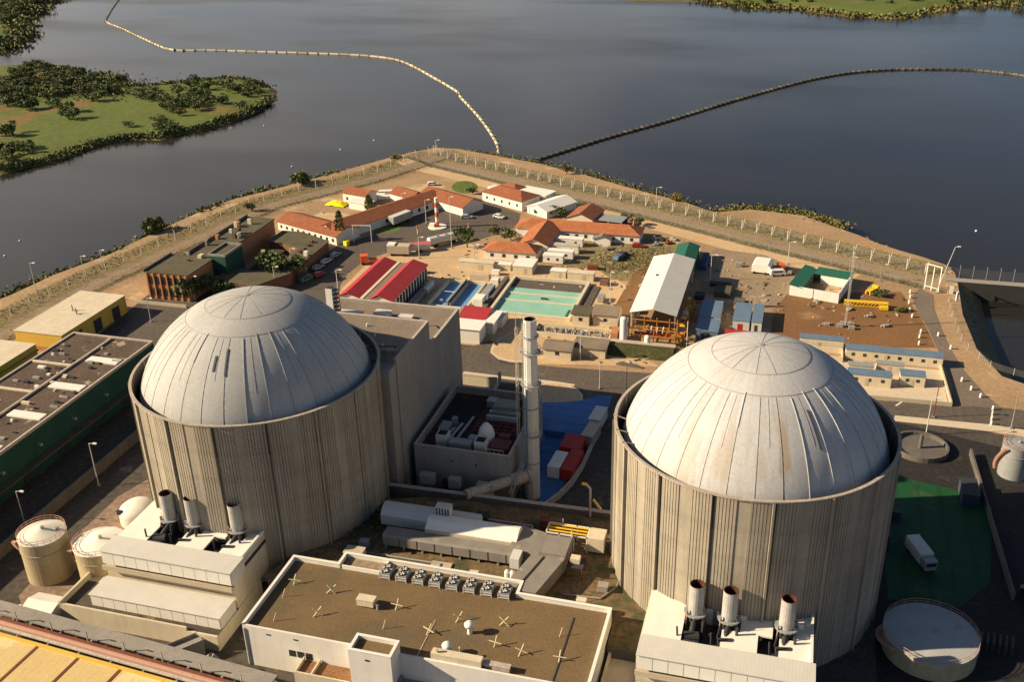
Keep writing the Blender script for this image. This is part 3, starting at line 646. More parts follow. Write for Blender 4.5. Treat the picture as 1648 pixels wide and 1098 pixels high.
# recessed right half of the front with its lean-to and projecting beam
MB().box(26,34,-6,-.05,-.5,3.4).box(26,26.3,-6,-.05,3.4,4.0).obj('lower_roof_block', m_conc2, t)
MB().box(30.8,38.5,.3,1.6,7.27,9.0).obj('roof_housing', m_cream, t)
MB().box(31.5,31.8,.6,.9,9,9.7).obj('vent_pipe', m_cream, t)
MB().box(38.8,42.6,.8,1.6,7.27,8.3).box(38.7,42.7,.7,1.7,8.3,8.4).obj('roof_duct', m_coping, t)
MB().box(48.9,49.1,1,14.8,7.275,7.36).obj('cable_run', m_dsteel, t)
MB().box(28.3,28.45,.6,9,7.275,7.34).obj('cable_run', m_coping, t)

# coolers along the rear parapet
def cooler():
    t = T('fan_cooler', '', 'cooler', (0,0,0), 0, 'fan coolers along the rear parapet of the white building')
    MB().box(.1,1.8,.05,2.5,.35,1.25).obj('casing', m_steel, t, bevel=.04)
    MB().box(0,1.9,-.06,.0,.85,.97).box(0,1.9,-.06,.0,.35,.45).box(0,.1,-.05,.01,.0,1.25).box(1.8,1.9,-.05,.01,.0,1.25).obj('frame', m_lsteel, t)
    for lx in (.12, 1.68): MB().box(lx,lx+.1,2.35,2.45,0,.35).obj('leg', m_steel, t)
    for y in (.65, 1.9):
        f = MB(); f.lathe([(.56,1.25),(.58,1.42),(.48,1.42),(.46,1.28),(.02,1.27)], 16, .95, y); fo = f.obj('fan_cowl', m_dsteel, t)
        b = MB()
        for k in range(4):
            a = k*pi/2+.4+y; b.add([(.95,y,1.4),(.95+.44*cos(a),y+.44*sin(a),1.4),(.95+.44*cos(a+.8),y+.44*sin(a+.8),1.43)], [(0,1,2)])
        b.obj('fan_blades', m_wsheet, fo)
        MB().box(.15,.6,y-.6,y-.45,1.25,1.55).obj('bracket', m_lsteel, t)
    return t
c0 = cooler()
for k in range(8):
    c = c0 if k == 0 else copy_thing(c0, (0,0,0)); c.location = (-59.6+2.9*k, 120.9, 7.27)
    c['label'] = f'dark fan cooler on white building roof, {ORD[k]} from left in its row'

# crossed-stick roof markers
def cross(w=2.0):
    t = T('roof_cross', '', 'cross marker', (0,0,0), 0, 'crossed stick markers on the brown gravel roof')
    MB().tube((-w/2,-.06,0),(w/2,-.06,0),.09,n=5).obj('bar', m_cross, t); MB().tube((0,.06,-w/2),(0,.06,w/2),.09,n=5).obj('bar', m_cross, t)
    return t
x0 = cross(); first = True
xs = [(-72.5,116.7,20,'in the far left corner'),(-65.7,116.1,55,'second from left in the rear row'),(-65.5,110.6,50,'left of cream box, nearer front'),
      (-54,115.2,15,'right of cream box'),(-47.2,111.1,12,'mid roof near front'),(-43.6,114.9,50,'left of the white ventilator'),(-36.6,115.7,48,'at the tip of the white ventilator shadow'),
      (-36.6,111.0,12,'right of the front white ventilator'),(-32.4,110.3,18,'near the front, second from the right'),(-26.6,110.4,15,'nearest the right parapet')]
for x, y, r, where in xs:
    c = x0 if first else copy_thing(x0, (0,0,0)); first = False
    c.location = (x,y-.3,8.0); c.rotation_euler = (R(random.uniform(-38,-25)), R(r*.8+random.uniform(-6,6)), R(random.uniform(-18,18))); c['label'] = f'pale crossed-stick marker on the brown gravel roof, {where}'
for x, y, where in ((-72.9,112.8,'by the left parapet, the rear one'),(-71.6,107.3,'by the left parapet, the front one'),(-54.4,109.9,'front of the cream roof box'),(-27.8,115,'near the right rear corner')):
    solo('roof_stick', MB().tube((0,0,0),(.35,.5,1.5),.06,n=5), m_cross, f'single pale slanting stick on the brown gravel roof, {where}', 'stick marker', (x,y,7.25), 0, 'slanting sticks on the brown gravel roof')
t = T('roof_box', 'cream ventilation box on legs on the brown gravel roof', 'vent box', (-60.3,113.6,7.27))
MB().box(0,2.8,0,1.4,.35,1.5).box(-.08,2.88,-.08,1.48,1.5,1.6).obj('casing', m_cream, t, bevel=.03); MB().tube((3.4,.3,0),(3.4,.3,1.0),.25,n=10).obj('stub_pipe', m_steel, t)
def ventilator(label, loc):
    t = T('roof_ventilator', label, 'ventilator', loc, 0, 'white roof ventilators')
    MB().lathe([(.42,0),(.36,.2),(.33,1.3)], 14).obj('stem', m_wsheet, t, smooth=True); MB().lathe([(.33,1.3),(.75,1.35),(.8,1.75),(.5,2.1),(.02,2.2)], 16).obj('cowl', m_wsheet, t, smooth=True)
    MB().tube((.2,0,.9),(.9,-.2,1.2),.16,n=8).obj('side_arm', m_wsheet, t); return t
ventilator('white mushroom ventilator in the middle of the brown gravel roof', (-41.2,112.4,7.27))
ventilator('white mushroom ventilator behind the cream roof housing at the front edge', (-43.0,107.3,7.27))
t = T('roof_pipe', 'short pinkish pipe beside the front white ventilator', 'pipe', (-40.9,107.1,7.27)); MB().tube((0,0,0),(0,0,1.7),.12,n=8).obj('pipe', m_pipe, t); MB().lathe([(.2,1.7),(.24,1.9),(.02,2.0)],10).obj('cap', m_pipe, t)
for k, (x, y) in enumerate(((-71.6,101.6),(-70.2,101.2),(-68.7,100.9),(-67.2,100.5))):
    solo('concrete_block', MB().box(0,1.1,0,.8,0,.7), m_white, f'white concrete block at the foot of the white building, {ORD[k]} from left', 'block', (x,y,.03), R(-8), 'white blocks at the foot of the white building', bevel=.05)

# ------------------------------------------------------------------ diesel generator buildings with three exhaust stacks
def diesel(loc, label):
    t = T('generator_building', label, 'building', loc)
    mb = MB(); mb.box(-5,24.5,1,15.5,-.5,3.0); mb.box(-5,-4.6,1,15.5,3,4.1); mb.box(-5,19,1,1.35,3,3.7)
    mb.box(0,24.3,8,23.5,3.0,8.4); mb.box(0,.2,11.4,23.5,8.4,10.2); mb.box(24.1,24.3,11.4,23.5,8.4,10.2); mb.box(.2,24.1,23.3,23.5,8.4,10.2); mb.box(0,24.3,8,11.3,8.4,10.2)
    mb.obj('wall', m_cream, t)
    MB().box(-4.58,24.48,1.37,7.95,3.01,3.06).obj('roof', m_yard, t)
    def canopy(name, x0, x1, y0, y1, z0, z1, n, pipe=False):
        c = MB().box(x0,x1,y0+.3,y1,z0,z1-.15).box(x0-.1,x1+.1,y0,y1,z1-.15,z1).obj(name, m_lsteel, t)
        for k in range(n):
            a = x0+.1+(x1-x0-.2)*k/n; b_ = x0+.1+(x1-x0-.2)*(k+1)/n
            MB().box(a+.05,b_-.05,y0+.22,y0+.31,z0+.05,z1-.3).obj('front_panel', m_wsheet, c)
    canopy('air_intake_hood', .2, 24.4, 2.4, 7.4, 3.06, 5.5, 11)
    canopy('upper_hood', .2, 24.6, 6.9, 11.4, 8.3, 11.0, 11)
    MB().box(0,24.4,7.0,8.0,7.0,7.35).box(0,24.4,7.0,7.25,7.35,7.9).obj('ledge', m_beige, t)
    # pale roof deck with three dark wells
    mb = MB(); z0, z1 = 10.2, 10.5
    for a in ((.2,5.8,11.4,23.3),(5.8,24.2,20.6,23.3),(11.4,16.6,11.4,15.8),(14,18.6,15.8,20.6),(21.9,24.2,15.8,20.6),(19.6,24.2,11.4,15.8)): mb.box(*a, z0, z1)
    mb.obj('roof_deck', m_wsheet, t)
    MB().box(.25,24.05,11.45,23.2,8.41,8.46).obj('well_floor', m_dsteel, t)
    MB().box(23.9,24.3,11.5,23.4,10.5,11.0).obj('parapet', m_wsheet, t)
    for sx, sy in ((7.3,17.2),(12.2,17.0),(20.4,17.2)):
        s = MB(); s.lathe([(1.12,11.4),(1.12,16.9),(.98,16.9),(.95,13)], 20, sx, sy, mis=[0,1,1]); st = s.obj('exhaust_stack', [m_stack, m_drust], t, smooth=False)
        s = MB(); s.lathe([(1.14,11.7),(1.7,11.7),(1.7,11.85),(1.14,11.85)], 16, sx, sy)
        for k in range(8): s.tube((sx+1.65*cos(k*pi/4),sy+1.65*sin(k*pi/4),11.8),(sx+1.65*cos(k*pi/4),sy+1.65*sin(k*pi/4),12.7),.04,n=4)
        s.obj('platform', m_steel, st)
        s = MB(); s.tube((sx,sy,8.4),(sx,sy,11.4),.8,.95,14)
        for dx in (-1.5,1.5):
            for dy in (-1.9,1.9): s.tube((sx+dx,sy+dy,8.4),(sx+dx*.7,sy+dy*.6,11.7),.11,n=5)
        s.tube((sx-1.2,sy-3.6,9.9),(sx+.9,sy-3.2,9.9),.75,n=12); s.tube((sx-.2,sy-3.2,9.9),(sx,sy,10.9),.45,n=10); s.box(sx-1.8,sx+1.0,sy-5.4,sy-4.6,8.4,10.3)
        s.tube((sx-1.9,sy-4.5,8.4),(sx-2.2,sy-4.2,12.0),.16,n=5); s.tube((sx+1.2,sy-2,8.4),(sx+1.4,sy-2,11.9),.2,n=6)
        s.obj('silencer', m_dsteel, st)
        MB().tube((sx+1.25,sy+.4,9),(sx+1.25,sy+.4,12.4),.14,n=5).tube((sx-1.2,sy-1,9),(sx-1.1,sy-1,12.6),.14,n=5).obj('pipe', m_pipe, st)
        MB().box(sx+1.6,sx+2.5,sy+1.4,sy+2.3,8.5,11.3).obj('valve_box', m_wsheet, st)
    mb = MB(); mb.box(24.32,24.4,9,22,8.6,9.3); mb.obj('louvre', m_dsteel, t)
    return t
dL = diesel((-106,105,0), 'generator building with three rusty stacks below the left reactor')
dR = copy_thing(dL, (-106+90.4,103.2,0), 0, 'generator building with three rusty stacks below the right reactor')
dR2 = None

# ------------------------------------------------------------------ tanks
def tank(label, x, y, r, h, cone, z=0, roofm=None, sidem=None, n=40):
    t = T('storage_tank', label, 'tank', (x,y,z))
    MB().lathe([(r,-.2),(r,h*.72),(r+.12,h*.72),(r+.12,h*.74),(r,h*.74),(r,h)], n).obj('shell', sidem or m_tankside, t)
    MB().lathe([(r+.08,h-.05),(r+.08,h+.05),(.4,h+cone),(.02,h+cone+.02)], n).obj('roof', roofm or m_tank, t, smooth=False)
    mb = MB()
    for k in range(24):
        a = 2*pi*k/24; mb.tube((r*cos(a),r*sin(a),h),(r*cos(a),r*sin(a),h+1.0),.035,n=4)
    for zz in (.5,1.0): mb.lathe([(r+.03,h+zz-.03),(r+.03,h+zz+.03),(r-.03,h+zz+.03),(r-.03,h+zz-.03)], n)
    mb.obj('railing', m_pipe, t)
    mb = MB()
    for k in range(26):
        a = R(150)+k*.05; mb.box((r+.5)*cos(a)-.45,(r+.5)*cos(a)+.45,(r+.5)*sin(a)-.3,(r+.5)*sin(a)+.3,h*k/26,h*k/26+.06)
    mb.obj('stair', m_pipe, t)
    MB().tube((r*.1,0,h+cone-.1),(r*.1,0,h+cone+.5),.3,n=8).obj('roof_vent', m_steel, t)
    MB().tube((r*.6,r*.3,h+cone*.4),(r*.6,r*.3,h+cone*.4+.5),.35,n=8).obj('manhole', m_steel, t)
    return t
tank('leftmost pale storage tank with conical roof, railing and stained shell', -121.3,116.4,4.0,8.6,1.1)
tank('white low-domed storage tank between leftmost tank and generator building', -111.2,118.2,4.35,7.3,.9, roofm=m_wsheet)
t = T('storage_tank', 'small white dome-roofed tank touching foot of left reactor', 'tank', (-115.5,134.5,0))
MB().lathe([(3.6,-.2),(3.6,2.2),(3.3,2.9),(2.4,3.6),(1.2,4.0),(.02,4.1)], 30).obj('shell', m_tank, t, smooth=True)
MB().box(-2.6,-1.6,-2.9,-2.4,2.5,3.4).obj('hatch', m_dsteel, t); MB().box(-.8,.8,-3.3,-3.0,2.2,2.5).obj('hatch', m_dsteel, t)
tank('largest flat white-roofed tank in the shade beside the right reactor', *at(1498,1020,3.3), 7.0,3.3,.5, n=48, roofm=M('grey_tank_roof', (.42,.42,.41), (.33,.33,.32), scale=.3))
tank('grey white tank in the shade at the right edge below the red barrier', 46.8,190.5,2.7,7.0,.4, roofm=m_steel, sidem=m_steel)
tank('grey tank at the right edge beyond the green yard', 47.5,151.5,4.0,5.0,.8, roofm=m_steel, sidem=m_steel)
for k, (x, y) in enumerate(((-120.8,127.3),(-119.1,129.0))): solo('manhole_drum', MB().lathe([(.8,0),(.8,.5),(.6,.6),(.02,.62)],14), m_tank, ['white lidded drum nearer the storage tanks','white lidded drum nearer the small dome tank'][k], 'drum', (x,y,.04), 0, 'white lidded drums on the red pavement')
t = T('parked_truck', 'small white truck with dark bed parked below leftmost tank', 'truck', (-119.2,104.0,0), R(40))
MB().box(0,1.6,-.9,.9,.5,2.2).obj('cab', m_white, t, bevel=.12); MB().box(1.7,4.4,-.95,.95,.6,1.5).obj('bed', m_dsteel, t); MB().box(-.04,.05,-.7,.7,1.4,2.0).obj('windscreen', m_glass, t)
for wx in (.7,3.5):
    for wy in (-.85,.85): MB().tube((wx,wy-.12,.4),(wx,wy+.12,.4),.4,n=12).obj('wheel', m_black, t)
house('white_hut', 'white gabled hut beside generator building by the pipe rack', 'hut', -117.0,104.2,5.2,4.2,2.4,'gable',.7,'x',m_white,m_wsheet)

# ------------------------------------------------------------------ turbine hall roof and pipe rack in the near left corner
t = T('turbine_hall', 'large yellow metal roof in the bottom left corner below the pipe rack', 'building', (-140,60,0), R(-4.0))
MB().box(0,66,-40,30.6,-.5,13.2).obj('wall', m_cream, t)
roof = MB().box(-.3,66.3,-40,31.0,13.2,13.6).obj('roof', m_turb, t)
for k in range(9): MB().box(4+k*7.2,4.45+k*7.2,-40,31,13.6,13.66).obj('roof_seam', m_rust, roof)
MB().box(-.3,66.3,30.6,31.05,13.6,13.9).obj('roof_edge', m_yellow, roof)
t = T('pipe_rack', 'elevated rack of long pink and grey pipes along the yellow roof', 'pipe rack', (-125,98.6,0), R(-4.2))
for y, z, r, mt in ((0,5.6,.42,m_pipe),(-.95,5.7,.32,m_coping),(.85,5.5,.28,m_rust),(-1.9,5.5,.2,m_yellowp),(-2.6,5.5,.18,m_pipe)): MB().tube((0,y,z),(58,y,z),r,n=10).obj('pipe', mt, t)
MB().box(0,58,2.0,4.6,5.0,5.25).obj('walkway', m_conc2, t)
for k in range(10):
    MB().box(2+k*6,2.3+k*6,-3,-2.7,0,5.1).box(2+k*6,2.3+k*6,4.2,4.5,0,5.1).box(2+k*6,2.3+k*6,-3,4.6,4.8,5.0).obj('trestle', m_steel, t)
for k in range(8): MB().path([(5+k*7,1.4,5.2),(5+k*7,1.4,7.0),(5.3+k*7,1.0,7.5)],.1,6).obj('vent_pipe', m_lsteel, t)
t = T('loading_ramp', 'dark ribbed ramp at the right end of the generator building front', 'ramp', (-86.6,101.2,0), R(50)); MB().box(0,5,0,2.2,0,2.4).box(-.1,5.1,-.1,0,2.4,3.0).box(-.1,5.1,2.2,2.3,2.4,3.0).obj('deck', m_conc2, t)
solo('pipe_elbow', MB().path([(0,0,0),(0,0,2.8),(.8,0,3.6),(1.6,.2,2.6),(1.6,.2,0)],.5,12), m_conc2, 'stout grey pipe bend standing left of the white building front', 'pipe', (-80.5,101.5,0))

# ------------------------------------------------------------------ ducts on the terrace
t = T('air_duct', 'long grey ribbed ventilation duct on short legs behind the white building', 'duct', (-63.3,131.3,5), R(.6))
MB().extr([(0,0,.9),(0,2.6,.9),(0,2.6,3.0),(0,.3,3.0),(0,0,2.6)], (24.5,0,0)).obj('casing', m_duct, t)
for k in range(8): MB().box(.2+k*3.4,.5+k*3.4,.2,.5,0,.9).box(.2+k*3.4,.5+k*3.4,2.1,2.4,0,.9).obj('leg', m_steel, t)
for k in range(7): MB().box(3+k*3.2,3.12+k*3.2,-.05,0,.95,2.65).obj('flange', m_dsteel, t)
t = T('air_duct', 'large pale rounded air duct lying behind the ribbed grey duct', 'duct', (-56.4,134.2,5))
prof = [(0,-.2,.8),(0,4.2,.8),(0,4.2,3.0),(0,3.9,3.9),(0,3.2,4.5),(0,2.4,4.7),(0,1.4,4.5),(0,.6,3.9),(0,-.2,3.5)]
MB().extr(prof, (16.5,0,0)).obj('casing', m_wsheet, t); MB().box(.1,16.4,-.45,-.22,2.0,3.5).obj('side_panel', m_beige, t)
for k in range(4): MB().box(.4+k*5,.8+k*5,.5,3.5,0,.8).obj('foot', m_steel, t)
t = T('air_duct', 'bluish round-topped air duct in the shade at left behind the others', 'duct', (-66,137.6,5))
MB().extr([(0,-.6,.8),(0,3.2,.8),(0,3.2,2.8),(0,2.7,3.7),(0,1.6,4.2),(0,.2,3.7),(0,-.6,2.8)], (18,0,0)).obj('casing', m_lsteel, t)
for k in range(4): MB().box(.4+k*5.4,.8+k*5.4,0,3,0,.8).obj('foot', m_steel, t)
t = T('louvre_box', 'small striped louvre box on top of the pale air duct', 'louvre box', (-55.5,137.4,9.0)); MB().box(0,2.6,0,1.5,0,1.9).box(-.1,2.7,-.1,1.6,1.9,2.0).obj('casing', m_lsteel, t)
for k in range(5): MB().box(.1+k*.52,.35+k*.52,-.06,.0,.1,1.8).obj('slat', m_dsteel, t)
t = T('plenum_duct', 'angled grey plenum and twin sloping ducts joining the white building', 'duct', (-41,131,5))
MB().extr([(.3,2.6,.6),(.3,8.2,.6),(.3,8.2,3.6),(.3,2.6,3.6)], (5.2,-1.0,-.2)).obj('transition', m_duct, t)
MB().box(5.6,10.0,1.5,6.6,.6,3.6).obj('plenum', m_duct, t)
MB().extr([(7.0,1.5,.6),(10.0,1.5,.6),(10.0,1.5,3.2),(7.0,1.5,3.2)], (-2.6,-9.6,-.2)).obj('sloping_duct', m_duct, t)
MB().extr([(4.4,2.2,.6),(6.4,2.2,.6),(6.4,2.2,2.9),(4.4,2.2,2.9)], (-2.6,-9.6,-.2)).obj('sloping_duct', m_duct, t)
MB().box(1.0,2.6,-.9,1.8,1.2,3.2).obj('side_box', m_lsteel, t); 
mb = MB()
for k in range(3): mb.lathe([(.1,.2),(.55,.5),(.5,1.5),(.1,2.0)], 10, 1.0+k*.9, -2.2)
mb.obj('white_vessels', m_wsheet, t)
solo('plywood_sheet', MB().box(0,3.6,0,3.0,0,.25), m_beige, 'tan board lying on the terrace behind the roof coolers', 'board', (-53.6,127.0,5.0), R(2))
t = T('pipe_manifold', 'yellow and white pipe manifold frame with pale box beside the right reactor', 'manifold', (-36,138.7,5))
for y in (0,2.9):
    for x in (0,2.4,4.9,7.2): MB().box(x,x+.2,y,y+.2,0,3.2).obj('post', m_white, t)
MB().box(0,7.4,0,.2,3.0,3.2).box(0,7.4,2.9,3.1,3.0,3.2).box(0,.2,.2,2.9,3.0,3.2).box(7.2,7.4,.2,2.9,3.0,3.2).obj('frame', m_white, t)
for k in range(6): MB().tube((.4,.5+k*.44,2.75+(k%2)*.3),(7.1,.5+k*.44,2.75+(k%2)*.3),.15,n=7).obj('pipe', m_yellowp if k%2 else M('orange_pipe',(.5,.2,.04),scale=2), t)
MB().box(7.5,10.3,-.2,2.9,.6,3.4).obj('pale_box', m_cream, t); MB().box(4.6,4.8,-.3,-.1,0,4.2).box(2.3,2.45,3.2,3.35,0,4).obj('pipe_riser', m_white, t)
t = T('scaffold', 'small dark scaffold with cream box beside foot of right reactor', 'scaffold', (-30.5,131.5,5))
for x in (0,2.6):
    for y in (0,2.6): MB().tube((x,y,0),(x,y,3),.1,n=5).obj('post', m_rust, t)
MB().box(-.1,2.7,-.1,2.7,2.2,2.3).obj('deck', m_dsteel, t); MB().box(.3,1.9,1.0,2.3,2.3,3.2).obj('box', m_cream, t)
t = T('ledge_wall', 'dark concrete ledge along the far edge of the terrace', 'wall', (-70,148.6,0), R(1.5)); MB().box(0,44,0,.8,0,5.9).obj('wall', m_concd, t); MB().box(-.05,44.05,-.06,.86,5.9,6.05).obj('coping', m_coping, t)
t = T('lamp_post', 'bent pale lamp post on the terrace ledge left of right reactor', 'lamp post', (-30.3,149.3,5)); MB().path([(0,0,0),(0,0,6.0),(-.8,.2,6.8)],.22,8).obj('pole', m_coping, t); MB().box(-1.6,-.7,0,.5,6.6,6.9).obj('lamp', m_yellowp, t); MB().tube((.6,-.2,4),(2.2,-1,2.6),.25,n=8).obj('stay', m_yellow, t)
solo('access_hatch', MB().box(0,1.6,0,1.0,0,.6), m_cream, 'small cream box on rear parapet of white building near the right reactor', 'box', (-27,122.6,7.6), 0)
t = T('roof_hut', 'small white flat hut at the far left corner of white building', 'hut', (-68.4,126.2,5)); MB().box(0,3.2,0,2,0,2).obj('wall', m_white, t); MB().box(-.1,3.3,-.1,2.1,2,2.15).obj('roof', m_beige, t)

# ------------------------------------------------------------------ left side: green hall, yellow halls, brick offices
t = T('green_hall', 'long dark green hall with brown roof left of the left reactor', 'building', (-168,60,0))
MB().box(0,22.4,0,127,-.5,9.6).obj('wall', m_green, t)
rf = MB().box(.4,22,.4,126.6,9.6,9.9).obj('roof', M('brown_felt_roof', (.125,.085,.058), (.07,.05,.036), scale=.12, grain=.35, gs=1.6, spots=((.36,.28,.20), .22, .60)), t)
MB().box(-.1,.4,-.1,127.1,9.6,10.25).box(22,22.5,-.1,127.1,9.6,10.25).box(.4,22,126.6,127.1,9.6,10.25).obj('parapet', m_coping, t)
MB().box(11.2,11.7,1,126,9.9,10.35).obj('ridge_strip', m_coping, rf)
for k in range(10):
    y = 120-k*13; 
    if k: MB().box(.6,11.1,y+4,y+4.7,9.9,10.2).obj('cross_strip', m_cream, rf)
    MB().box(13.0,21.2,y-6,y-3.6,9.9,10.25).obj('roof_light', m_wsheet, rf)
rg = random.Random(3)
for k in range(95):
    x, y = rg.uniform(.8,20.5), rg.uniform(50,124)
    if 10.4 < x < 12: continue
    MB().box(x,x+rg.uniform(.3,2.2),y,y+rg.uniform(.25,.8),9.9,9.9+rg.uniform(.1,.6)).obj('roof_fitting', rg.choice((m_wsheet,m_steel,m_cream,m_dsteel,m_roofo)), rf)
MB().box(22.4,24.6,0,126,3.6,3.9).obj('side_canopy', m_roofo, t)
for k in range(9): MB().tube((23.2,30+k*11,6.2),(22.4,30+k*11,6.2),.35,n=10).obj('wall_fan', m_steel, t)
for k in range(10): MB().box(22.4,22.5,24+k*11,27+k*11,.2,3).obj('door', m_dsteel, t)
t = T('yard_wall', 'long ribbed grey wall along road between green hall and left reactor', 'wall', (-133.5,105,0)); MB().box(0,.35,0,72,0,2.6).obj('wall', m_concd, t)
for k in range(18): MB().box(-.06,.41,k*4,k*4+.3,0,2.65).obj('pier', m_concd, t)
house('yellow_hall', 'flat-roofed yellow hall by the lakeside fence, the one farther back', 'building', -192.5,193.5,14.5,27,5.0,'flat',wall=m_yellow,roof=m_cream,ov=.15)
th = bpy.data.objects['yellow_hall']
for x, y in ((7.0,14.5),(9.5,12.8)): MB().tube((x,y,5.1),(x,y,6.8),.12,n=6).box(x,x+1.6,y-.2,y,5.16,5.3).obj('roof_vent', m_dsteel, th)
for y in (4.5,12.5,20.5): MB().box(14.45,14.56,y,y+3.2,0,3.6).obj('doorway', m_dsteel, th)
MB().box(-.05,14.55,-.06,.0,0,1.3).obj('plinth', m_orange, th)
house('yellow_hall', 'yellow building with cream roof at the left edge beside green hall', 'building', -200,160,19.5,27,5.4,'flat',wall=m_yellow,roof=m_cream,ov=.15)
MB().box(-.2,19.8,-.2,27.3,3.6,4.0).obj('cornice', m_orange, bpy.data.objects['yellow_hall.001'])
t = T('brick_office', 'long orange brick office with olive flat roof and two rows of windows', 'office', (-178,231,0))
MB().box(0,14,0,14,-.5,8).box(3.5,13,14,53,-.5,7.0).obj('wall', m_orange, t)
MB().box(-.3,14.3,-.2,14.2,8,8.3).box(3.2,13.3,14.2,53.2,7,7.3).obj('roof', m_roofo, t)
MB().box(3.0,3.3,14,53.4,7.3,8.1).box(-.4,0,-.3,14,8.3,8.9).obj('parapet', m_concd, t)
for r_ in range(2): win_row(t, .6, 13.4, 6, -.06, 1.0+3.6*r_, 3.3+3.6*r_, 1.35)
for k in range(7): MB().box(.35+k*2.14,.75+k*2.14,-.35,.02,0,8).obj('pier', m_orange, t)
for k in range(14): rgx, rgy = rg.uniform(1,12), rg.uniform(3,48); rgx = max(rgx,4.5); MB().box(rgx,rgx+rg.uniform(.5,1.4),rgy,rgy+rg.uniform(.5,2.0),7.3 if rgy>14 else 8.3,8.6+rg.random()*.6).obj('roof_unit', rg.choice((m_cream,m_roofo,m_orange,m_conc2)), t)
MB().box(13,18.5,13,23,-.5,9.2).obj('tower', m_green, t); MB().box(12.9,18.6,12.9,13.2,9.2,9.9).box(12.9,13.2,13.2,23.1,9.2,9.9).box(18.3,18.6,13.2,23.1,9.2,9.9).box(13.2,18.3,22.8,23.1,9.2,9.9).obj('tower_parapet', m_conc2, t); MB().box(13.2,18.3,13.2,22.8,9.21,9.3).obj('tower_roof', m_roofo, t)
solo('garden_wall', MB().box(0,17,0,.4,0,.9), m_beige, 'low beige wall in front of the orange brick office', 'wall', (-180,226.5,0))
t = T('brick_annex', 'dark horseshoe-shaped annex with olive roof right of the brick office', 'office', (-161,240,0))
U = [(0,0),(14,-3),(19.5,8),(19,36),(7,42),(0,42),(0,32),(5,32),(9.5,30),(13,28),(13,12),(9,7),(0,10)]
mb = MB(); mb.prism(U, -.5, 3.8); mb.obj('wall', m_brick, t); mb = MB(); mb.prism(offset(U,-.3), 3.8, 4.1); mb.obj('roof', m_roofo, t)
for k in range(9): MB().box(14+.3*(k%2),14.9+.3*(k%2),9+k*3,10.2+k*3,4.1,4.5+.2*(k%3)).obj('roof_unit', rg.choice((m_roofo,m_brick,m_conc2)), t)
sheet('courtyard', [(-160.8,250.5),(-152,247.5),(-148.3,252.5),(-148.3,267),(-156,271.5),(-160.8,271.5)], .03, M('courtyard_soil', (.07,.05,.03), (.04,.03,.02), scale=.2, grain=.4))
house('garden_pavilion', 'olive-roofed pavilion in the courtyard of the dark annex', 'pavilion', -158.5,262.5,5.0,5.5,3.0,'hip',.8,'x',m_brick,m_roofo)
solo('roof_tank', MB().box(0,1.2,0,1.2,0,1.4), m_white, 'small white box on the dark annex roof', 'box', (-143.6,262,4.1))

# ------------------------------------------------------------------ tiled town at the tip
house('tiled_house', 'long white house with terracotta gable roof, nearest the brick office', 'house', -169,293.2,28.3,10.5,2.9,'gable',2.0,'x',m_white,m_tile,10,(.9,2.0),1.0,rot=R(-21))
t = T('tiled_house', 'longest terracotta-roofed house, angled around the asphalt car park', 'house', (-153.5,291,0), R(62.5))
wing(t,0,48,-10.5,0,3.0,2.0,'gable','x',m_white,m_tile,.5)
win_row(t,20,46,7,-10.5,.9,2.2,1.1); MB().box(18,46,-10.95,-10.85,2.75,3.0).obj('eave_trim', m_white, t)
w2 = T('x','x','x'); bpy.data.objects.remove(w2)
mb = MB(); mb.box(45,55,-24,-1,0,3.0); mb.extr([(45,-24,3.0),(55,-24,3.0),(50,-24,4.8)],(0,23,0)); mb.obj('wall', m_white, t); mb = MB(); roofgeo(mb,45,55,-24,-1,3.0,2.0,'gable','y',.4); mb.obj('roof', m_tile, t)
mb = MB(); mb.box(40,47.5,0,9,0,3.0); mb.obj('wall', m_white, t); mb = MB(); roofgeo(mb,40,47.5,-2,9,3.0,1.6,'gable','y',.4); mb.obj('roof', m_tile, t)
house('tiled_cabin', 'small white cabin with dark terracotta roof behind longest tiled house', 'house', -160,326.5,10.5,6.5,3.4,'gable',1.4,'x',m_white,m_tile,3,rot=R(-14))
t = T('tarp_pile', 'lemon yellow tarpaulin heap beside small white cabin', 'tarpaulin', (-160.5,322.5,0), R(-10)); rg2 = random.Random(5)
mb = MB(); n = 9; g = [[(-4+i, -2.4+j*.6, max(0,1.7*(1-((i-4)/4.6)**2)*(1-((j-4)/4.6)**2)+rg2.uniform(-.15,.15))) for j in range(9)] for i in range(n)]
mb.add([p for r_ in g for p in r_], [(i*9+j,(i+1)*9+j,(i+1)*9+j+1,i*9+j+1) for i in range(8) for j in range(8)]); mb.obj('cover', m_lemon, t)
for k, (x, y, l) in enumerate(((-153,333.5,6),(-150.8,338,6.5),(-148.5,331.6,5))): solo('slab', MB().box(0,l,0,2.2,0,.9), m_wsheet, f'{["nearest","farthest","rightmost"][k]} of the white slabs behind small white cabin', 'panel', (x,y,.02), R(12+8*k), 'white slabs behind the small cabin')
house('white_wall_block', 'plain white flat block between small cabin and longest tiled house', 'shed', -154.5,319.5,8,4,2.6,'flat',wall=m_white,roof=m_wsheet,rot=R(-14))
t = T('hip_house', 'white house with hipped terracotta roof beside the asphalt car park', 'house', (-110,338.2,0), R(-27)); wing(t,0,19.5,0,9.5,3.5,2.0,'hip','x',m_white,m_tile,.5); win_row(t,.5,19,5,0,1.2,2.2,.8)
house('tiled_cabin', 'tiny terracotta-roofed cabin behind the white hipped house', 'house', -106,347.5,8.0,5,3.2,'hip',1.3,'x',m_white,m_tile,rot=R(-30))
house('white_annex', 'white flat-roofed annex touching back of the white hipped house', 'annex', -98.5,343.8,12.5,6.5,2.8,'flat',wall=m_white,roof=m_wsheet,rot=R(-20))
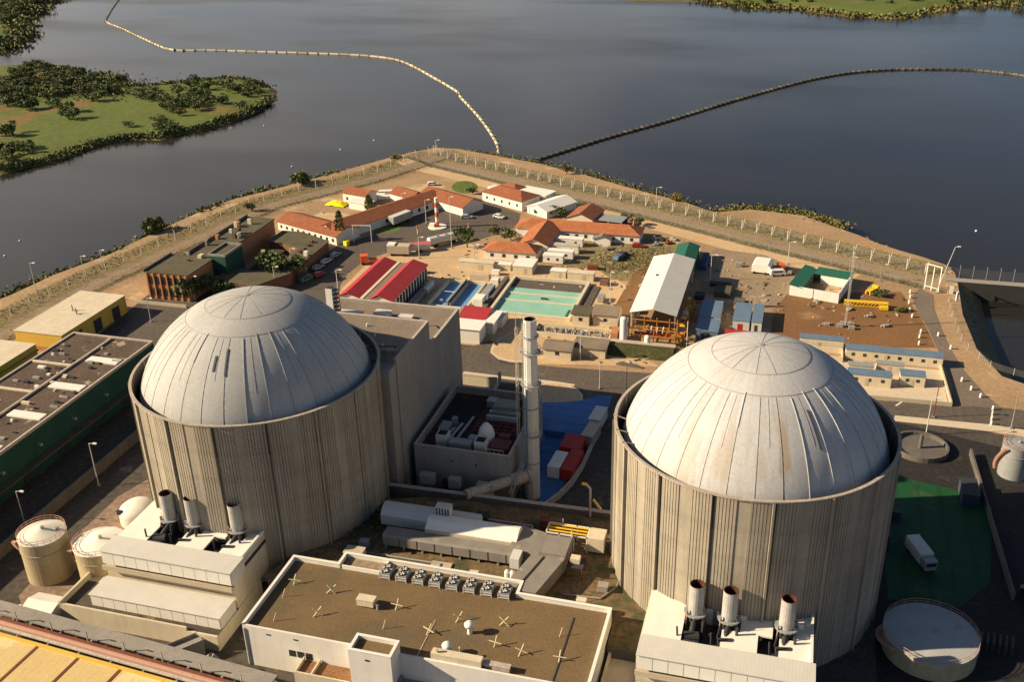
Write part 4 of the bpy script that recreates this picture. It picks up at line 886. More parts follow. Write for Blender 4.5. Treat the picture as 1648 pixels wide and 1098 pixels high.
solo('white_low_wall', MB().box(0,7,0,3.6,0,2.8), m_white, 'white cube left of the tiny terracotta cabin', 'annex', (-110.5,346.5,0), R(-30))
t = T('marquee', 'bright white marquee with low pitched roof behind orange-tiled complex', 'marquee', (-90.3,328,0), R(-30)); wing(t,0,9.5,0,15,2.4,1.5,'gable','y',m_white,m_wsheet,.3)
for k in range(3): MB().box(.8+k*2.9,1.0+k*2.9,-.1,.0,0,2.4).obj('pole', m_lsteel, t)
house('tiled_house', 'terracotta gable house between the marquee and the grey canopy', 'house', -73.5,317.5,9,11.5,3.0,'gable',1.8,'y',m_cream,m_tile,2,rot=R(-8))
t = T('canopy', 'flat grey canopy on posts beside the terracotta gable house', 'canopy', (-64.3,318.5,0), R(-8)); MB().box(0,9.5,0,6.5,2.4,2.6).obj('roof', m_steel, t); MB().box(0,9.5,6.3,6.5,0,2.39).obj('back_wall', m_concd, t)
for x in (.1,4.6,9.2): MB().box(x,x+.18,.1,.28,0,2.4).obj('post', m_lsteel, t)
t = T('tiled_complex', 'H-shaped complex with orange hipped tile roofs in the middle of town', 'building', (-91.9,282.2,0))
wing(t,0,16.6,0,7.0,2.9,2.0,'hip','x',m_white,m_tile2,.5); win_row(t,.6,16,4,0,.9,2.0,1.1)
wing(t,9.5,18.6,7,25,2.9,2.2,'gable','y',m_white,m_tile2,.5)
wing(t,4.0,45,22.5,31.0,2.9,2.1,'hip','x',m_white,m_tile2,.5); win_row(t,20,44,8,22.5,.9,2.0,1.0)
MB().lathe([(.6,4.9),(.5,5.4),(.25,6.6),(.02,7)],8,42.5,26.8).obj('finial', m_tile2, t)
def cabin(label, x, y, L, D, h=2.5, rot=0, w=2, roof=None, group=None):
    t = T('site_cabin', label, 'cabin', (x,y,0), rot, group); MB().box(0,L,0,D,.15,h).obj('wall', m_white, t); MB().box(-.08,L+.08,-.08,D+.08,h,h+.12).obj('roof', roof or m_wsheet, t); MB().box(.1,L-.1,.1,D-.1,0,.15).obj('base', m_dsteel, t)
    win_row(t,.3,L-.3,w,0,1.0,1.8,.7); return t
cabin('white site cabin right of the orange-tiled complex, the nearest one', -73.1,282.5,6.3,2.6)
cabin('white site cabin right of the orange-tiled complex, the second one', -72.6,286.6,8.0,2.6)
cabin('white site cabin right of the orange-tiled complex, the third one', -72.2,291.8,8.2,2.5,roof=m_beige)
cabin('white site cabin right of the orange-tiled complex, the farthest one', -72.3,298.2,8.2,2.6)
house('grey_gable_hut', 'pale hut with grey gable roof below eaves of the orange complex', 'hut', -61.2,301.5,5.5,4.5,2.0,'gable',1.0,'y',m_white,m_roofg)
for lab, x, y, l, d_, h in (('cream block with vents in front of the orange-tiled complex',-79.8,272.2,6,6.8,2.4),('long cream shed right of the red-roofed halls',-97,272.3,11,2.6,2.4),('low cream shed between long cream shed and vented block',-87.5,273.6,6.5,2.4,1.9),
                          ('short cream container right of the vented cream block',-67.9,271.2,4.6,2.4,2.2),('long cream container at far edge of turquoise pool',-62.6,270.6,7.8,2.6,2.3)):
    t = T('cream_shed', lab, 'shed', (x,y,0)); MB().box(0,l,0,d_,0,h).obj('wall', m_cream, t); MB().box(-.12,l+.12,-.12,d_+.12,h,h+.14).obj('roof', m_wsheet if 'vent' in lab else m_cream, t); MB().box(l*.55,l*.7,-.05,.02,0,1.9).obj('door', m_beige, t)

# red twin-roofed halls
t = T('red_hall', 'twin halls with long red metal roofs, cream skylight and grey gutter', 'hall', (-118.2,233.2,0))
MB().box(0,15.5,0,27,-.5,5.2).extr([(0,0,5.2),(6,0,5.2),(3,0,6.2)],(0,27,0)).extr([(9.2,0,5.2),(15.5,0,5.2),(12.3,0,6.2)],(0,27,0)).obj('wall', m_white, t)
for x0,x1,xm in ((-.4,6.2,2.2),(9.0,15.9,11.2)):
    for a, b in ((x0,xm),(xm,x1)):
        za, zb = (5.2,6.5) if a == x0 else (6.5,5.2)
        MB().extr([(a,-.5,za),(b,-.5,zb),(b,-.5,zb+.15),(a,-.5,za+.15)][::-1],(0,28,0)).obj('roof', m_redroof, t)
MB().box(6.2,7.1,-.5,27.5,5.2,5.45).obj('skylight', m_cream, t); MB().box(7.1,9.0,-.4,27.4,5.1,5.3).obj('gutter', m_roofg, t)
for k in range(12): MB().box(15.5,15.75,1+k*2.2,1.9+k*2.2,.5,4.6).obj('buttress', m_dsteel, t)
win_row(t,6.2,9.2,2,0,1,2.6,1.0)
for lab,x,y,l,d_,h in (('white cabin with dark slots in front of the red halls',-108.5,224.5,7,4.2,2.6),('long low cream parapet building below the red halls',-99,226,11,3.2,2.4)):
    t = T('cream_shed', lab, 'shed', (x,y,0)); MB().box(0,l,0,d_,0,h).obj('wall', m_white, t); MB().box(-.1,l+.1,-.1,d_+.1,h,h+.12).obj('roof', m_wsheet, t)
    for k in range(4): MB().box(1.2+k*.9,1.6+k*.9,1,2.2,h+.12,h+.3).obj('slot', m_dsteel, t)
# blue-roofed works and turquoise basin
t = T('basin', 'pair of pale blue lined basins with a dark dividing wall, left of turquoise basin', 'basin', (-95.8,243.3,0))
MB().box(-.6,0,-.6,18.2,0,1.3).box(10.6,11.2,-.6,18.2,0,1.1).box(0,10.6,-.6,0,0,.7).box(0,10.6,17.6,18.2,0,1.1).obj('kerb', m_cream, t)
for x0, x1 in ((0,5.0),(6.0,10.6)): MB().add([(x0,0,.1),(x1,0,.1),(x1,17.6,.1),(x0,17.6,.1)],[(0,1,2,3)]).obj('lining', m_blue2, t)
MB().box(5.0,5.3,0,17.6,0,1.9).box(5.7,6.0,0,17.6,0,1.5).obj('divider', m_conc2, t); MB().box(5.3,5.7,0,17.6,0,.6).obj('channel', m_dsteel, t)
MB().box(1.4,2.6,3,4,.1,.8).obj('pump', m_steel, t); MB().tube((.3,9,1.0),(5.0,9,1.0),.12,n=6).obj('pipe', m_lsteel, t)
rg = random.Random(11)
junk = [(-101.5,241,2,14,1.6,m_conc2,'long grey trough beside the blue basins'),(-100.5,251,1.2,6,1.9,m_wsheet,'pale rolled sheets beside the blue basins'),(-84,245.5,3,4,2.4,m_wsheet,'white hut between blue basins and turquoise pool'),(-86,240,4,2.4,1.4,m_conc2,'grey crate at the near right corner of blue basins'),
        (-83.5,251.5,2.4,7,1.6,m_steel,'long grey rack between blue basins and turquoise pool'),(-91,264.5,6,2,1.5,m_beige,'beige crates behind the blue basins'),(-84,262.5,2.5,2.2,1.4,m_white,'white crate at far corner of blue basins')]
for x,y,l,d_,h,mt,lab in junk:
    t = T('yard_crate', lab, 'crate', (x,y,0)); MB().box(0,l,0,d_,0,h).obj('body', mt, t, bevel=.08); MB().box(.15,l-.15,.15,d_-.15,h,h+.12).obj('lid', mt, t)
t = T('basin', 'turquoise lined rectangular basin with pale kerb and drained far end', 'basin', (-77.6,242.6,0))
L_, D_ = 21.6, 25.2
MB().box(-.8,0,-.8,D_+.8,0,1.0).box(L_,L_+.8,-.8,D_+.8,0,1.0).box(0,L_,-.8,0,0,1.0).box(0,L_,D_,D_+.8,0,1.0).obj('kerb', m_cream, t)
MB().add([(0,0,.1),(L_,0,.1),(L_,9.6,.1),(0,9.6,.1)],[(0,1,2,3)]).obj('lining', m_aqua, t); MB().box(0,L_,9.6,10.2,0,.35).obj('divider', m_cream, t)
MB().add([(0,10.2,.1),(L_,10.2,.1),(L_,14.6,.1),(0,14.6,.1)],[(0,1,2,3)]).obj('lining', m_aqua, t); MB().box(0,L_,14.6,15.2,0,.35).obj('divider', m_cream, t)
MB().add([(0,15.2,.1),(L_,15.2,.1),(L_,19,.1),(0,19,.1)],[(0,1,2,3)]).obj('lining', m_aqua, t); MB().add([(0,19,.12),(L_,19,.12),(L_,D_,.12),(0,D_,.12)],[(0,1,2,3)]).obj('drained_floor', m_asph, t)
MB().box(11,13,12,12.5,.12,.5).obj('float', m_dsteel, t); MB().box(L_-1.2,L_-.2,1,6,.1,.4).obj('sump', m_green2, t)
t = T('sheet_pile_wall', 'dark low wall between the blue basins and the basin', 'wall', (-80.6,243,0)); MB().box(0,1.2,0,24,0,1.2).obj('wall', m_concd, t)
solo('cover_mat', MB().box(0,2.6,0,20,0,.25), m_asph, 'dark strip mat along right side of turquoise basin', 'mat', (-54.6,247,.012))
# huts near the near edge of the pool
house('gate_hut', 'small cream hut with green roof at near right corner of basin', 'hut', -54.3,240.2,4.6,4.2,3.2,'shed',.5,'x',m_cream,m_roofo,1,(1.3,2.3),1.0)
house('gate_hut', 'cream gabled hut with grey roof left of the pale shed', 'hut', -48.8,241.1,6.6,6.2,3.2,'gable',1.4,'x',m_cream,m_roofg,1,(1.4,2.3),1.0)
house('red_roof_hut', 'small white building with red roof left of the turquoise basin', 'hut', -83.0,229.2,7.2,8,3.0,'shed',.8,'x',m_white,m_redroof)
house('white_block', 'plain white block below small red roof, beside grey concrete block', 'shed', -82.4,223,7.6,5.6,4.0,'flat',wall=m_white,roof=m_wsheet)
house('white_block', 'slim white block right of small red roof', 'shed', -75.6,229.3,2.6,8,3.2,'flat',wall=m_white,roof=m_wsheet)
t = T('shipping_container', 'grey white container left of the basin near corner', 'container', (-74.2,233.4,0), R(90)); MB().box(0,6,-2.4,0,.15,2.6).obj('body', m_lsteel, t); MB().box(-.04,.0,-2.3,-.1,.25,2.5).obj('door', m_white, t)
house('pump_hut', 'cream hut with speckled grey roof right of chimney top', 'hut', -56.8,219,7.0,5.2,2.7,'gable',.9,'x',m_cream,m_roofg,1,(1.3,2.2),1.0)
house('pump_hut', 'cream shed behind the speckled-roof hut, with grey flat roof', 'hut', -49.8,222.3,8,4.6,2.4,'shed',.5,'x',m_cream,m_roofg)
t = T('rock_trough', 'long walled trough filled with dark rocks behind speckled-roof hut', 'trough', (-63,231.6,0)); MB().box(0,20.5,0,.4,0,1.1).box(0,20.5,5.4,5.8,0,1.1).box(0,.4,.4,5.4,0,1.1).box(20.1,20.5,.4,5.4,0,1.1).obj('wall', m_cream, t)
rk = MB(); rg = random.Random(2)
for k in range(200):
    x, y, s = rg.uniform(.7,19.6), rg.uniform(.7,5), rg.uniform(.2,.55); rk.add([(x+s*rg.uniform(.6,1.2)*cos(a), y+s*rg.uniform(.6,1.2)*sin(a), .0) for a in (0,1.3,2.6,3.9,5.2)]+[(x,y,s*1.6+.3)], [(0,1,5),(1,2,5),(2,3,5),(3,4,5),(4,0,5)])
ro = rk.obj('rocks', m_conc2, t); ro['kind'] = 'stuff'
solo('orange_block', MB().box(0,1.8,0,4.2,0,3), m_orange, 'orange brick stub at right end of rock trough', 'wall', (-42.2,231.2,0))
t = T('retaining_wall', 'dark earth-faced retaining wall in front of the pale shed', 'wall', (-44.4,226.5,0)); MB().extr([(0,-2.2,0),(0,2.5,0),(0,2.5,2.3),(0,-.2,2.3)],(19,0,0)).obj('bank', m_weed, t); MB().box(-.1,19.2,1.0,2.6,2.3,2.5).obj('capping', m_coping, t)
solo('beam_pile', MB().box(0,6.5,0,.5,0,.4).box(.4,5,.9,1.4,0,.35), m_concd, 'dark beams lying on the sand below the retaining wall', 'beams', (-38.5,219.6,.02), R(-6))
solo('concrete_pipe', MB().tube((0,0,.3),(2.2,3,.5),.35,n=10), m_white, 'white pipe lying left of the retaining wall', 'pipe', (-45.6,222,0))

# pale gabled shed with its steel frame
t = T('open_shed', 'long pale gable-roofed open shed with steel columns, right of basin', 'shed', (-38,236.5,0))
MB().extr([(-.3,0,6.8),(5.6,0,8.2),(5.6,0,8.35),(-.3,0,6.95)][::-1],(0,41,0)).obj('roof', m_wsheet, t); MB().extr([(5.6,0,8.2),(11.8,0,6.8),(11.8,0,6.95),(5.6,0,8.35)][::-1],(0,41,0)).obj('roof', m_lsteel, t)
for k in range(8):
    for x in (.2,11.2): MB().box(x,x+.3,.3+k*5.7,.6+k*5.7,0,6.8).obj('column', m_steel, t)
MB().box(0,.12,.5,40,2.0,6.7).obj('side_cladding', m_wsheet, t); MB().box(.2,11.5,40,40.2,0,6.8).obj('back_wall', m_lsteel, t)
MB().box(2.8,4.2,24,25,7.6,7.9).obj('roof_vent', m_dsteel, t)
m_oframe = M('orange_frame', (.55,.24,.03), (.42,.17,.025), scale=1.5)
t = T('pipe_scaffold', 'orange steel frame with red headers at the near end of pale shed', 'scaffold', (-37.6,230.4,0))
for x in (0,3.2,6.4,9.6,11.6):
    for y in (0,5.4): MB().box(x,x+.22,y,y+.22,0,6.2 if y else 5.4).obj('post', m_oframe, t)
for z in (1.6,3.4,5.2): MB().box(.22,11.6,0,.2,z,z+.22).box(.22,11.6,5.4,5.6,z,z+.22).obj('beam', m_oframe, t)
for x in (0,3.2,6.4,9.6,11.6): MB().box(x,x+.2,.22,5.4,3.62,3.8).obj('beam', m_oframe, t)
MB().tube((1.5,1.2,3.6),(10.5,1.2,3.6),.4,n=10).obj('header', m_red, t); MB().tube((1.5,2.6,3.0),(10.5,2.6,3.0),.35,n=10).obj('header', m_red, t)
for k in range(5): MB().tube((2.6+k*1.5,.9,3.9),(2.9+k*1.5,.9,6.0-.2*(k%2)),.16,n=7).obj('riser', m_white, t)
t = T('side_rack', 'orange rack of stacked fittings along right side of pale shed', 'rack', (-25.8,233,0)); rg = random.Random(9)
for k in range(7): MB().box(0,.2,k*3.4,k*3.4+.2,0,5).box(2,2.2,k*3.4,k*3.4+.2,0,4.6).box(.2,2,k*3.4,k*3.4+.2,2.2,2.4).obj('trestle', m_oframe, t)
for k in range(34):
    y, z = rg.uniform(.5,20.5), rg.choice((0,2.4,4.2)); MB().box(rg.uniform(.2,.9),rg.uniform(1.2,2.0),y,y+rg.uniform(.4,1.3),z,z+rg.uniform(.3,1.1)).obj('fitting', rg.choice((m_oframe,m_dsteel,m_cream,m_rust,m_yellowp)), t)
MB().tube((2.9,-.4,0),(2.9,-.4,7.6),.12,n=6).obj('pole', m_lsteel, t)
def vtank(label, x, y, r, h):
    t = T('upright_tank', label, 'tank', (x,y,0)); MB().lathe([(r,.4),(r,h-.4),(r*.8,h-.1),(.02,h)],20).obj('shell', m_white, t, smooth=True)
    for k in range(3): MB().box(r*.7*cos(k*2.1)-.1,r*.7*cos(k*2.1)+.1,r*.7*sin(k*2.1)-.1,r*.7*sin(k*2.1)+.1,0,.6).obj('leg', m_steel, t)
vtank('tall slim white upright tank at left of orange frame', -38.6,229.8,.95,8.4); vtank('short white upright tank in front of orange frame', -32.4,229.2,.75,4.2)
t = T('green_shed', 'dark green gabled shed behind the far end of the pale shed', 'shed', (-33.3,279.5,0)); wing(t,0,6.3,0,17,4.0,1.0,'gable','y',m_green2,m_green2,.2); MB().box(1,5,-.05,.03,0,3).obj('door', m_dsteel, t)
solo('pale_end_slab', MB().box(0,5,0,3,0,1.5), m_cream, 'cream slab behind the dark green shed', 'slab', (-32,298.5,0))
t = T('tarpaulin_stack', 'low stack under a dark blue tarpaulin in the shade right of green shed', 'tarpaulin', (-26.0,287,0)); MB().extr([(0,0,0),(.3,0,1.3),(1.9,0,1.5),(2.4,0,0)],(0,11,0)).obj('cover', M('blue_tarp', (.05,.09,.20), (.035,.06,.14), scale=.5), t)
for lab, x, y, l, d_, h, mt in (('long blue grey container right of pale shed, the nearer one',-21.4,238.6,5.6,8,2.5,m_bluegrey),('long blue grey container right of pale shed, the farther one',-21.6,247.6,5.4,11,2.6,m_lsteel),
        ('grey-roofed portable cabin left of red container, the wider of two',-12.7,246,4.3,12,2.9,m_steel),('grey-roofed portable cabin right of its wider twin',-7.9,246,2.6,12,2.9,m_steel),('red container beyond the right dome',-14,238.4,6.2,2.6,2.5,m_red)):
    t = T('shipping_container', lab, 'container', (x,y,0)); MB().box(0,l,0,d_,.15,h).obj('body', m_lsteel if 'cabin' in lab else mt, t); MB().box(-.1,l+.1,-.1,d_+.1,h,h+.1).obj('roof', m_bluegrey if 'cabin' in lab or 'blue' in lab else mt, t); MB().box(l*.3,l*.6,-.05,.02,.2,2.1).obj('door', m_dsteel if 'red' not in lab else m_red, t)
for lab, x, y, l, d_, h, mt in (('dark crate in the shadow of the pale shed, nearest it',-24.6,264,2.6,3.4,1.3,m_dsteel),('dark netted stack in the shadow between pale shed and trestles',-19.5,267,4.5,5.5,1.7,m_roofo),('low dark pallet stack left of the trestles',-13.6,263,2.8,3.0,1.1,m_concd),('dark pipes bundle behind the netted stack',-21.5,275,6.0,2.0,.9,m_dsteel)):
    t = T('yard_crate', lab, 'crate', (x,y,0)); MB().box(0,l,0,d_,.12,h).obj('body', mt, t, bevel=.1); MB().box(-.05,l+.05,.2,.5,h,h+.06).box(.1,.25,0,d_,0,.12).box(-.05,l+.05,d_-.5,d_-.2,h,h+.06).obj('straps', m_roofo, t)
for k, (x, y) in enumerate(((-9.5,262.5),(-7.2,262.8))): solo('trestle', MB().box(0,.3,0,.3,0,3).box(1.2,1.5,0,.3,0,3).box(0,1.5,.02,.28,3,3.3), m_beige, ['left','right'][k]+' of two pale trestles beside the dark scrap heap', 'trestle', (x,y,0))
t = T('portable_unit', 'white covered trailer on the gravel in front of perimeter fence', 'trailer', (-10.6,287.5,0), R(-6)); MB().extr([(0,0,.6),(5.4,0,.6),(5.4,0,2.6),(4.6,0,3.0),(.6,0,3.0),(0,0,2.4)],(0,6.5,0)).obj('body', m_wsheet, t)
for x in (.8,4.2): MB().tube((x,-.1,.4),(x,6.4,.4),.4,n=10).obj('axle', m_black, t)
def car(label, x, y, rot, mt, cat='car', van=False, name='parked_car', group=None, s=1.0):
    t = T(name, label, cat, (x,y,.05), rot, group); t.scale = (s,s,s)
    if van: prof = [(-2.3,0,.35),(2.3,0,.35),(2.3,0,1.1),(1.7,0,1.9),(-2.25,0,2.0)]
    else: prof = [(-2.1,0,.3),(2.1,0,.3),(2.1,0,.75),(1.1,0,.9),(.5,0,1.38),(-1.3,0,1.4),(-2.0,0,.95)]
    MB().extr([(a,-.85,c) for a,b,c in prof],(0,1.7,0)).obj('body', mt, t, bevel=.06)
    if van: MB().box(-1.6,1.3,-.87,.87,1.2,1.7).obj('window', m_glass, t)
    else: MB().extr([(.95,-.87,.92),(.45,-.87,1.32),(-1.25,-.87,1.33),(-1.75,-.87,.95)],(0,1.74,0)).obj('window', m_glass, t)
    for wx in (-1.35,1.35):
        for wy in (-.8,.8): MB().tube((wx,wy-.1,.33),(wx,wy+.1,.33),.33,n=12).obj('wheel', m_black, t)
    return t
m_cblue = M('car_blue', (.10,.15,.22), rough=.3, spec=.5); m_cred = M('car_red', (.40,.05,.04), rough=.3, spec=.5); m_cwhite = M('car_white', (.75,.74,.70), rough=.3, spec=.5); m_csil = M('car_silver', (.42,.44,.45), rough=.3, spec=.5); m_cgreen = M('car_green', (.10,.16,.13), rough=.3, spec=.5)
m_orangep = M('orange_paint', (.70,.13,.03), (.6,.10,.025), rough=.5)
car('blue grey car parked on brown soil right of site cabins', -50.8,290.5,R(70),m_cblue,s=1.15); car('second dark car just behind the blue grey car', -50.2,293.5,R(75),m_dsteel); car('red car beyond the blue grey car', -46.9,302.3,R(5),m_cred)
car('dark green van at the kerb near left dome', -138.6,252.5,R(72),m_cgreen,'van',True); car('silver car second in the line beside the dark annex', -139.4,262.5,R(74),m_csil); car('white car third in the line beside the dark annex', -139.2,268,R(76),m_cwhite)
car('pale car at front of the line beside the dark annex', -138.6,273.6,R(78),m_csil); car('red car between green van and silver car', -136.6,257.2,R(74),m_cred)
car('white car parked at edge of car park before hipped house', -98.5,320.5,R(-20),m_cwhite); car('silver car parked near beacon post', -109.5,318,R(10),m_csil); car('white pickup beside white trailer near the perimeter fence', -3.0,287.4,R(20),m_cwhite,'van',True)
car('white car parked at the tip lawn', -134.5,352.5,R(15),m_cwhite)
for k, (x, y, r_) in enumerate(((-42.5,304.5,.3),(-40.5,308.8,1.2),(-38.6,306.6,.6),(-44.0,309.5,.2),(-36.5,309.8,1.5))):
    solo('scrap_pile', MB().tube((0,0,.2),(2.4,.5,.5),.22,n=6).tube((.2,.8,.2),(2.0,1.6,.4),.2,n=6).box(.3,1.9,-.6,.4,0,.7).box(.8,1.5,.4,1.4,0,1.1), (m_steel,m_dsteel,m_rust,m_conc2,m_beige)[k], f'{ORD[k]} from left of the scrap piles behind the red car', 'scrap', (x,y,.02), r_, 'scrap piles behind the red car')
# lorries and tank trailers on the town street
t = T('box_trailer', 'grey box trailer parked along the car park edge', 'trailer', (-133.2,304.6,0), R(68)); MB().box(0,9,-2.5,0,.9,3.4).obj('body', m_steel, t); MB().box(.05,8.95,-2.45,-.05,3.4,3.5).obj('roof', m_lsteel, t)
for x in (1.5,2.7,7.5): MB().tube((x,-2.5,.5),(x,0,.5),.5,n=10).obj('axle', m_black, t)
t = T('box_trailer', 'beige box trailer at the street bend behind the red halls', 'trailer', (-122.6,277.5,0), R(8)); MB().box(0,7,0,3.4,.8,3.3).obj('body', m_beige, t); MB().box(-.1,2.4,.2,3.2,3.3,3.7).obj('roof_unit', m_white, t); MB().tube((1.5,0,.5),(1.5,3.4,.5),.5,n=10).obj('axle', m_black, t); MB().tube((5.5,0,.5),(5.5,3.4,.5),.5,n=10).obj('axle', m_black, t)
t = T('box_trailer', 'trailer with pink cover between beige trailer and tank trailer', 'trailer', (-116.0,281.5,0), R(28)); MB().box(0,6.2,0,2.6,.8,2.6).obj('body', m_lsteel, t); MB().extr([(-.1,-.1,2.6),(-.1,2.7,2.6),(-.1,1.3,3.2)],(6.4,0,0)).obj('cover', M('pink_cover', (.65,.16,.18), scale=1), t); MB().tube((3,0,.5),(3,2.6,.5),.5,n=10).obj('axle', m_black, t)
t = T('tank_trailer', 'long white tank trailer parked along the car park', 'trailer', (-112.2,287.5,0), R(48)); MB().tube((0,0,2.1),(11.5,0,2.1),1.35,n=18).obj('tank', m_tank, t); MB().box(.3,11,-.9,.9,.6,.9).obj('chassis', m_dsteel, t)
for x in (2,8.5,9.8): MB().tube((x,-1.2,.5),(x,1.2,.5),.5,n=10).obj('axle', m_black, t)
for x in (3,6,9): MB().tube((x,0,3.4),(x,0,3.7),.35,n=10).obj('manhole', m_steel, t)
t = T('orange_lorry', 'orange lorry cab behind the left end of red halls', 'lorry', (-127.6,268,0), R(25)); MB().box(0,2.4,0,2.5,.6,3.0).obj('cab', m_orangep, t, bevel=.12); MB().box(-.04,.04,.2,2.3,1.7,2.6).obj('windscreen', m_glass, t); MB().box(2.5,5.5,.1,2.4,.8,1.6).obj('bed', m_orangep, t)
for x in (.8,4.6): MB().tube((x,0,.5),(x,2.5,.5),.5,n=10).obj('axle', m_black, t)
# beacon column
t = T('beacon_column', 'red and white banded beacon column on a round base in car park', 'beacon', (-116.3,307,0))
MB().lathe([(3.2,0),(3.2,.3),(.02,.32)],20).obj('base', m_white, t)
for k in range(6): MB().tube((0,0,.3+k*1.7),(0,0,2.0+k*1.7),.62,n=12).obj('band', m_orangep if k % 2 == 0 else m_white, t)
MB().box(-2.6,-.8,-1.2,.4,.3,1.4).obj('plinth', m_white, t)
t = T('goal_gantry', 'white goal-like portal frame beside the cypress at the house end', 'frame', (-138.5,287,0), R(10)); MB().box(0,.25,0,.25,0,6).box(6,6.25,0,.25,0,6).box(.25,6,.02,.23,5.7,5.95).obj('frame', m_white, t)
for k, (x, y, h) in enumerate(((-120.5,299,3),(-104.5,305,3.2),(-96,304,3))):
    t = T('bollard_post', ['red white post by the trailers','red white post at middle of car park','red white post near orange complex'][k], 'post', (x,y,0)); MB().tube((0,0,0),(0,0,h-1),.14,n=7).obj('pole', m_white, t); MB().tube((0,0,h-1),(0,0,h),.22,n=7).obj('head', m_orangep, t)
solo('yellow_bin', MB().box(0,1.5,0,1.4,0,1.6), m_lemon, 'yellow bin at the end wall of the long white house', 'bin', (-140.5,283.5,.03), R(-20))

# ------------------------------------------------------------------ right-hand side
t = T('walled_yard', 'white-walled open yard with dark green lean-to roofs inside', 'walled yard', (.8,273.4,0), R(-14))
L_, D_ = 13.6, 16.5
MB().box(0,L_,0,.3,0,2.9).box(0,L_,D_-.3,D_,0,2.9).box(0,.3,.3,D_-.3,0,2.9).box(L_-.3,L_,.3,D_-.3,0,2.9).obj('wall', m_white, t)
MB().extr([(-.3,-.1,3.15),(3.6,-.1,2.6),(3.6,-.1,2.75),(-.3,-.1,3.3)][::-1],(0,D_+.3,0)).obj('lean_to_roof', m_green2, t); MB().extr([(3.62,D_-4.2,2.6),(3.62,D_+.2,3.15),(3.62,D_+.2,3.3),(3.62,D_-4.2,2.75)],(L_-3.4,0,0)).obj('lean_to_roof', m_green2, t)
MB().box(3.3,3.5,.35,D_-4.3,0,2.5).obj('inner_partition', m_concd, t); MB().box(5.5,5.7,D_-4.1,D_-3.9,0,2.5).box(5.7,13.2,D_-4.1,D_-3.9,0,2.4).obj('inner_wall', m_white, t); MB().box(6.6,6.72,-.05,.0,0,2.9).obj('joint', m_dsteel, t)
t = T('crane_jib', 'long yellow lattice crane jib lying on brown soil', 'crane jib', (15.6,269.0,.1), R(2))
mb = MB()
for y in (0,1.3):
    for z in (.15,1.25): mb.tube((0,y,z),(11.5,y,z),.12,n=5)
for k in range(12):
    x = k*.95
    for a, b in (((0,.15),(0,1.25)),((1.3,.15),(1.3,1.25)),((0,1.25),(1.3,1.25))): mb.tube((x,a[0],a[1]),(x+.95,b[0],b[1]),.08,n=4)
mb.obj('lattice', m_yellowp, t); MB().box(9.2,11.3,-1.7,-.2,.1,.9).obj('foot_section', m_yellowp, t); MB().box(0,11.4,.15,1.15,1.28,1.36).obj('walkway', m_yellowp, t)
t = T('crane_part', 'short yellow crane section lying beyond the long jib', 'crane part', (22.6,277.6,.1), R(58)); MB().box(0,4.4,0,.25,.1,1.2).box(0,4.4,1.2,1.45,.1,1.2).box(0,4.4,.25,1.2,1.05,1.2).obj('frame', m_yellowp, t); MB().box(3.6,4.6,-.2,1.6,.1,1.7).obj('end_plate', m_yellowp, t)
t = T('floodlight_mast', 'tall slim floodlight mast on concrete blocks in the brown soil field', 'mast', (15.6,254.6,0)); lattice(t, 21.5, .55, m_lsteel, n=26)
for x, y in ((-2.0,-.6),(.9,-1.4),(.7,.8),(-1.2,1.0)): MB().box(x,x+1.6,y,y+1.0,0,.9).obj('ballast_block', m_conc2, t, bevel=.06)
MB().box(-1,1,-.15,.15,21.4,21.8).obj('lamp_bar', m_steel, t)
rg = random.Random(31)
for k, (x, y, w) in enumerate(((10.5,254.5,'nearest the containers'),(21.5,262.0,'right of the crane jib foot'),(17.3,265.6,'just below the crane jib'),(9.2,269.4,'below the white-walled yard'),(25.5,256.5,'far right of the mast'))):
    solo('rubble_pile', MB().box(0,1.4,0,1.0,0,.6).box(.6,1.9,.5,1.3,0,.4).box(-.6,.3,.3,1.1,0,.35), m_conc2, f'small rubble pile on the brown soil, {w}', 'rubble', (x,y,.02), rg.random()*3, 'rubble piles on the brown soil', bevel=.08)
def bcabin(lab, x, y, L, D, h=2.7, w=3, roof=None):
    t = T('site_office', lab, 'cabin', (x,y,.05)); MB().box(0,L,0,D,0,h).obj('wall', m_cream, t); MB().box(-.12,L+.12,-.1,D+.1,h,h+.14).obj('roof', roof or m_bluegrey, t)
    if w: win_row(t,.4,L-.4,w,0,1.2,2.0,.8)
    MB().box(L*.4,L*.4+.8,-.05,.02,0,2.0).obj('door', m_beige, t); return t
bcabin('long cream site office with blue roof at back of right compound', 15.5, 235.4, 22.2, 3.2, w=8)
bcabin('cream site office with blue roof, front left in right compound', 15.8,222.2,9.6,3.2); bcabin('cream site office with blue roof, front right in right compound', 27.5,224.2,5.4,3.2,w=2)
bcabin('low middle cabin with grey roof left in right compound', 16.0,227.4,5.6,2.0,2.4,0,m_steel); bcabin('low middle cabin with grey roof right in right compound', 22.4,229.6,6.2,2.0,2.4,0,m_steel)
t = T('tennis_fence_wall', 'beige walled pen left of the long blue-roofed site office', 'wall', (5.5,233.5,0)); MB().box(0,9.4,0,.25,0,1.4).box(9.15,9.4,.25,5,0,1.4).box(0,9.4,4.8,5.05,0,1.4).obj('wall', m_cream, t)
bcabin('blue-roofed site office farthest left at back of right compound', 4.5,239.6,10.5,2.6,w=0)
t = T('compound_wall', 'low beige wall round the front of the right compound', 'wall', (12,215.6,0), R(2)); MB().box(0,26.2,0,.3,0,1.0).box(25.9,26.2,.3,20,0,1.2).obj('wall', m_beige, t); sheet('beige_pavement', [(12,216.5),(37.5,217.4),(37.4,234.5),(12,234.5)], .03, m_kerb)
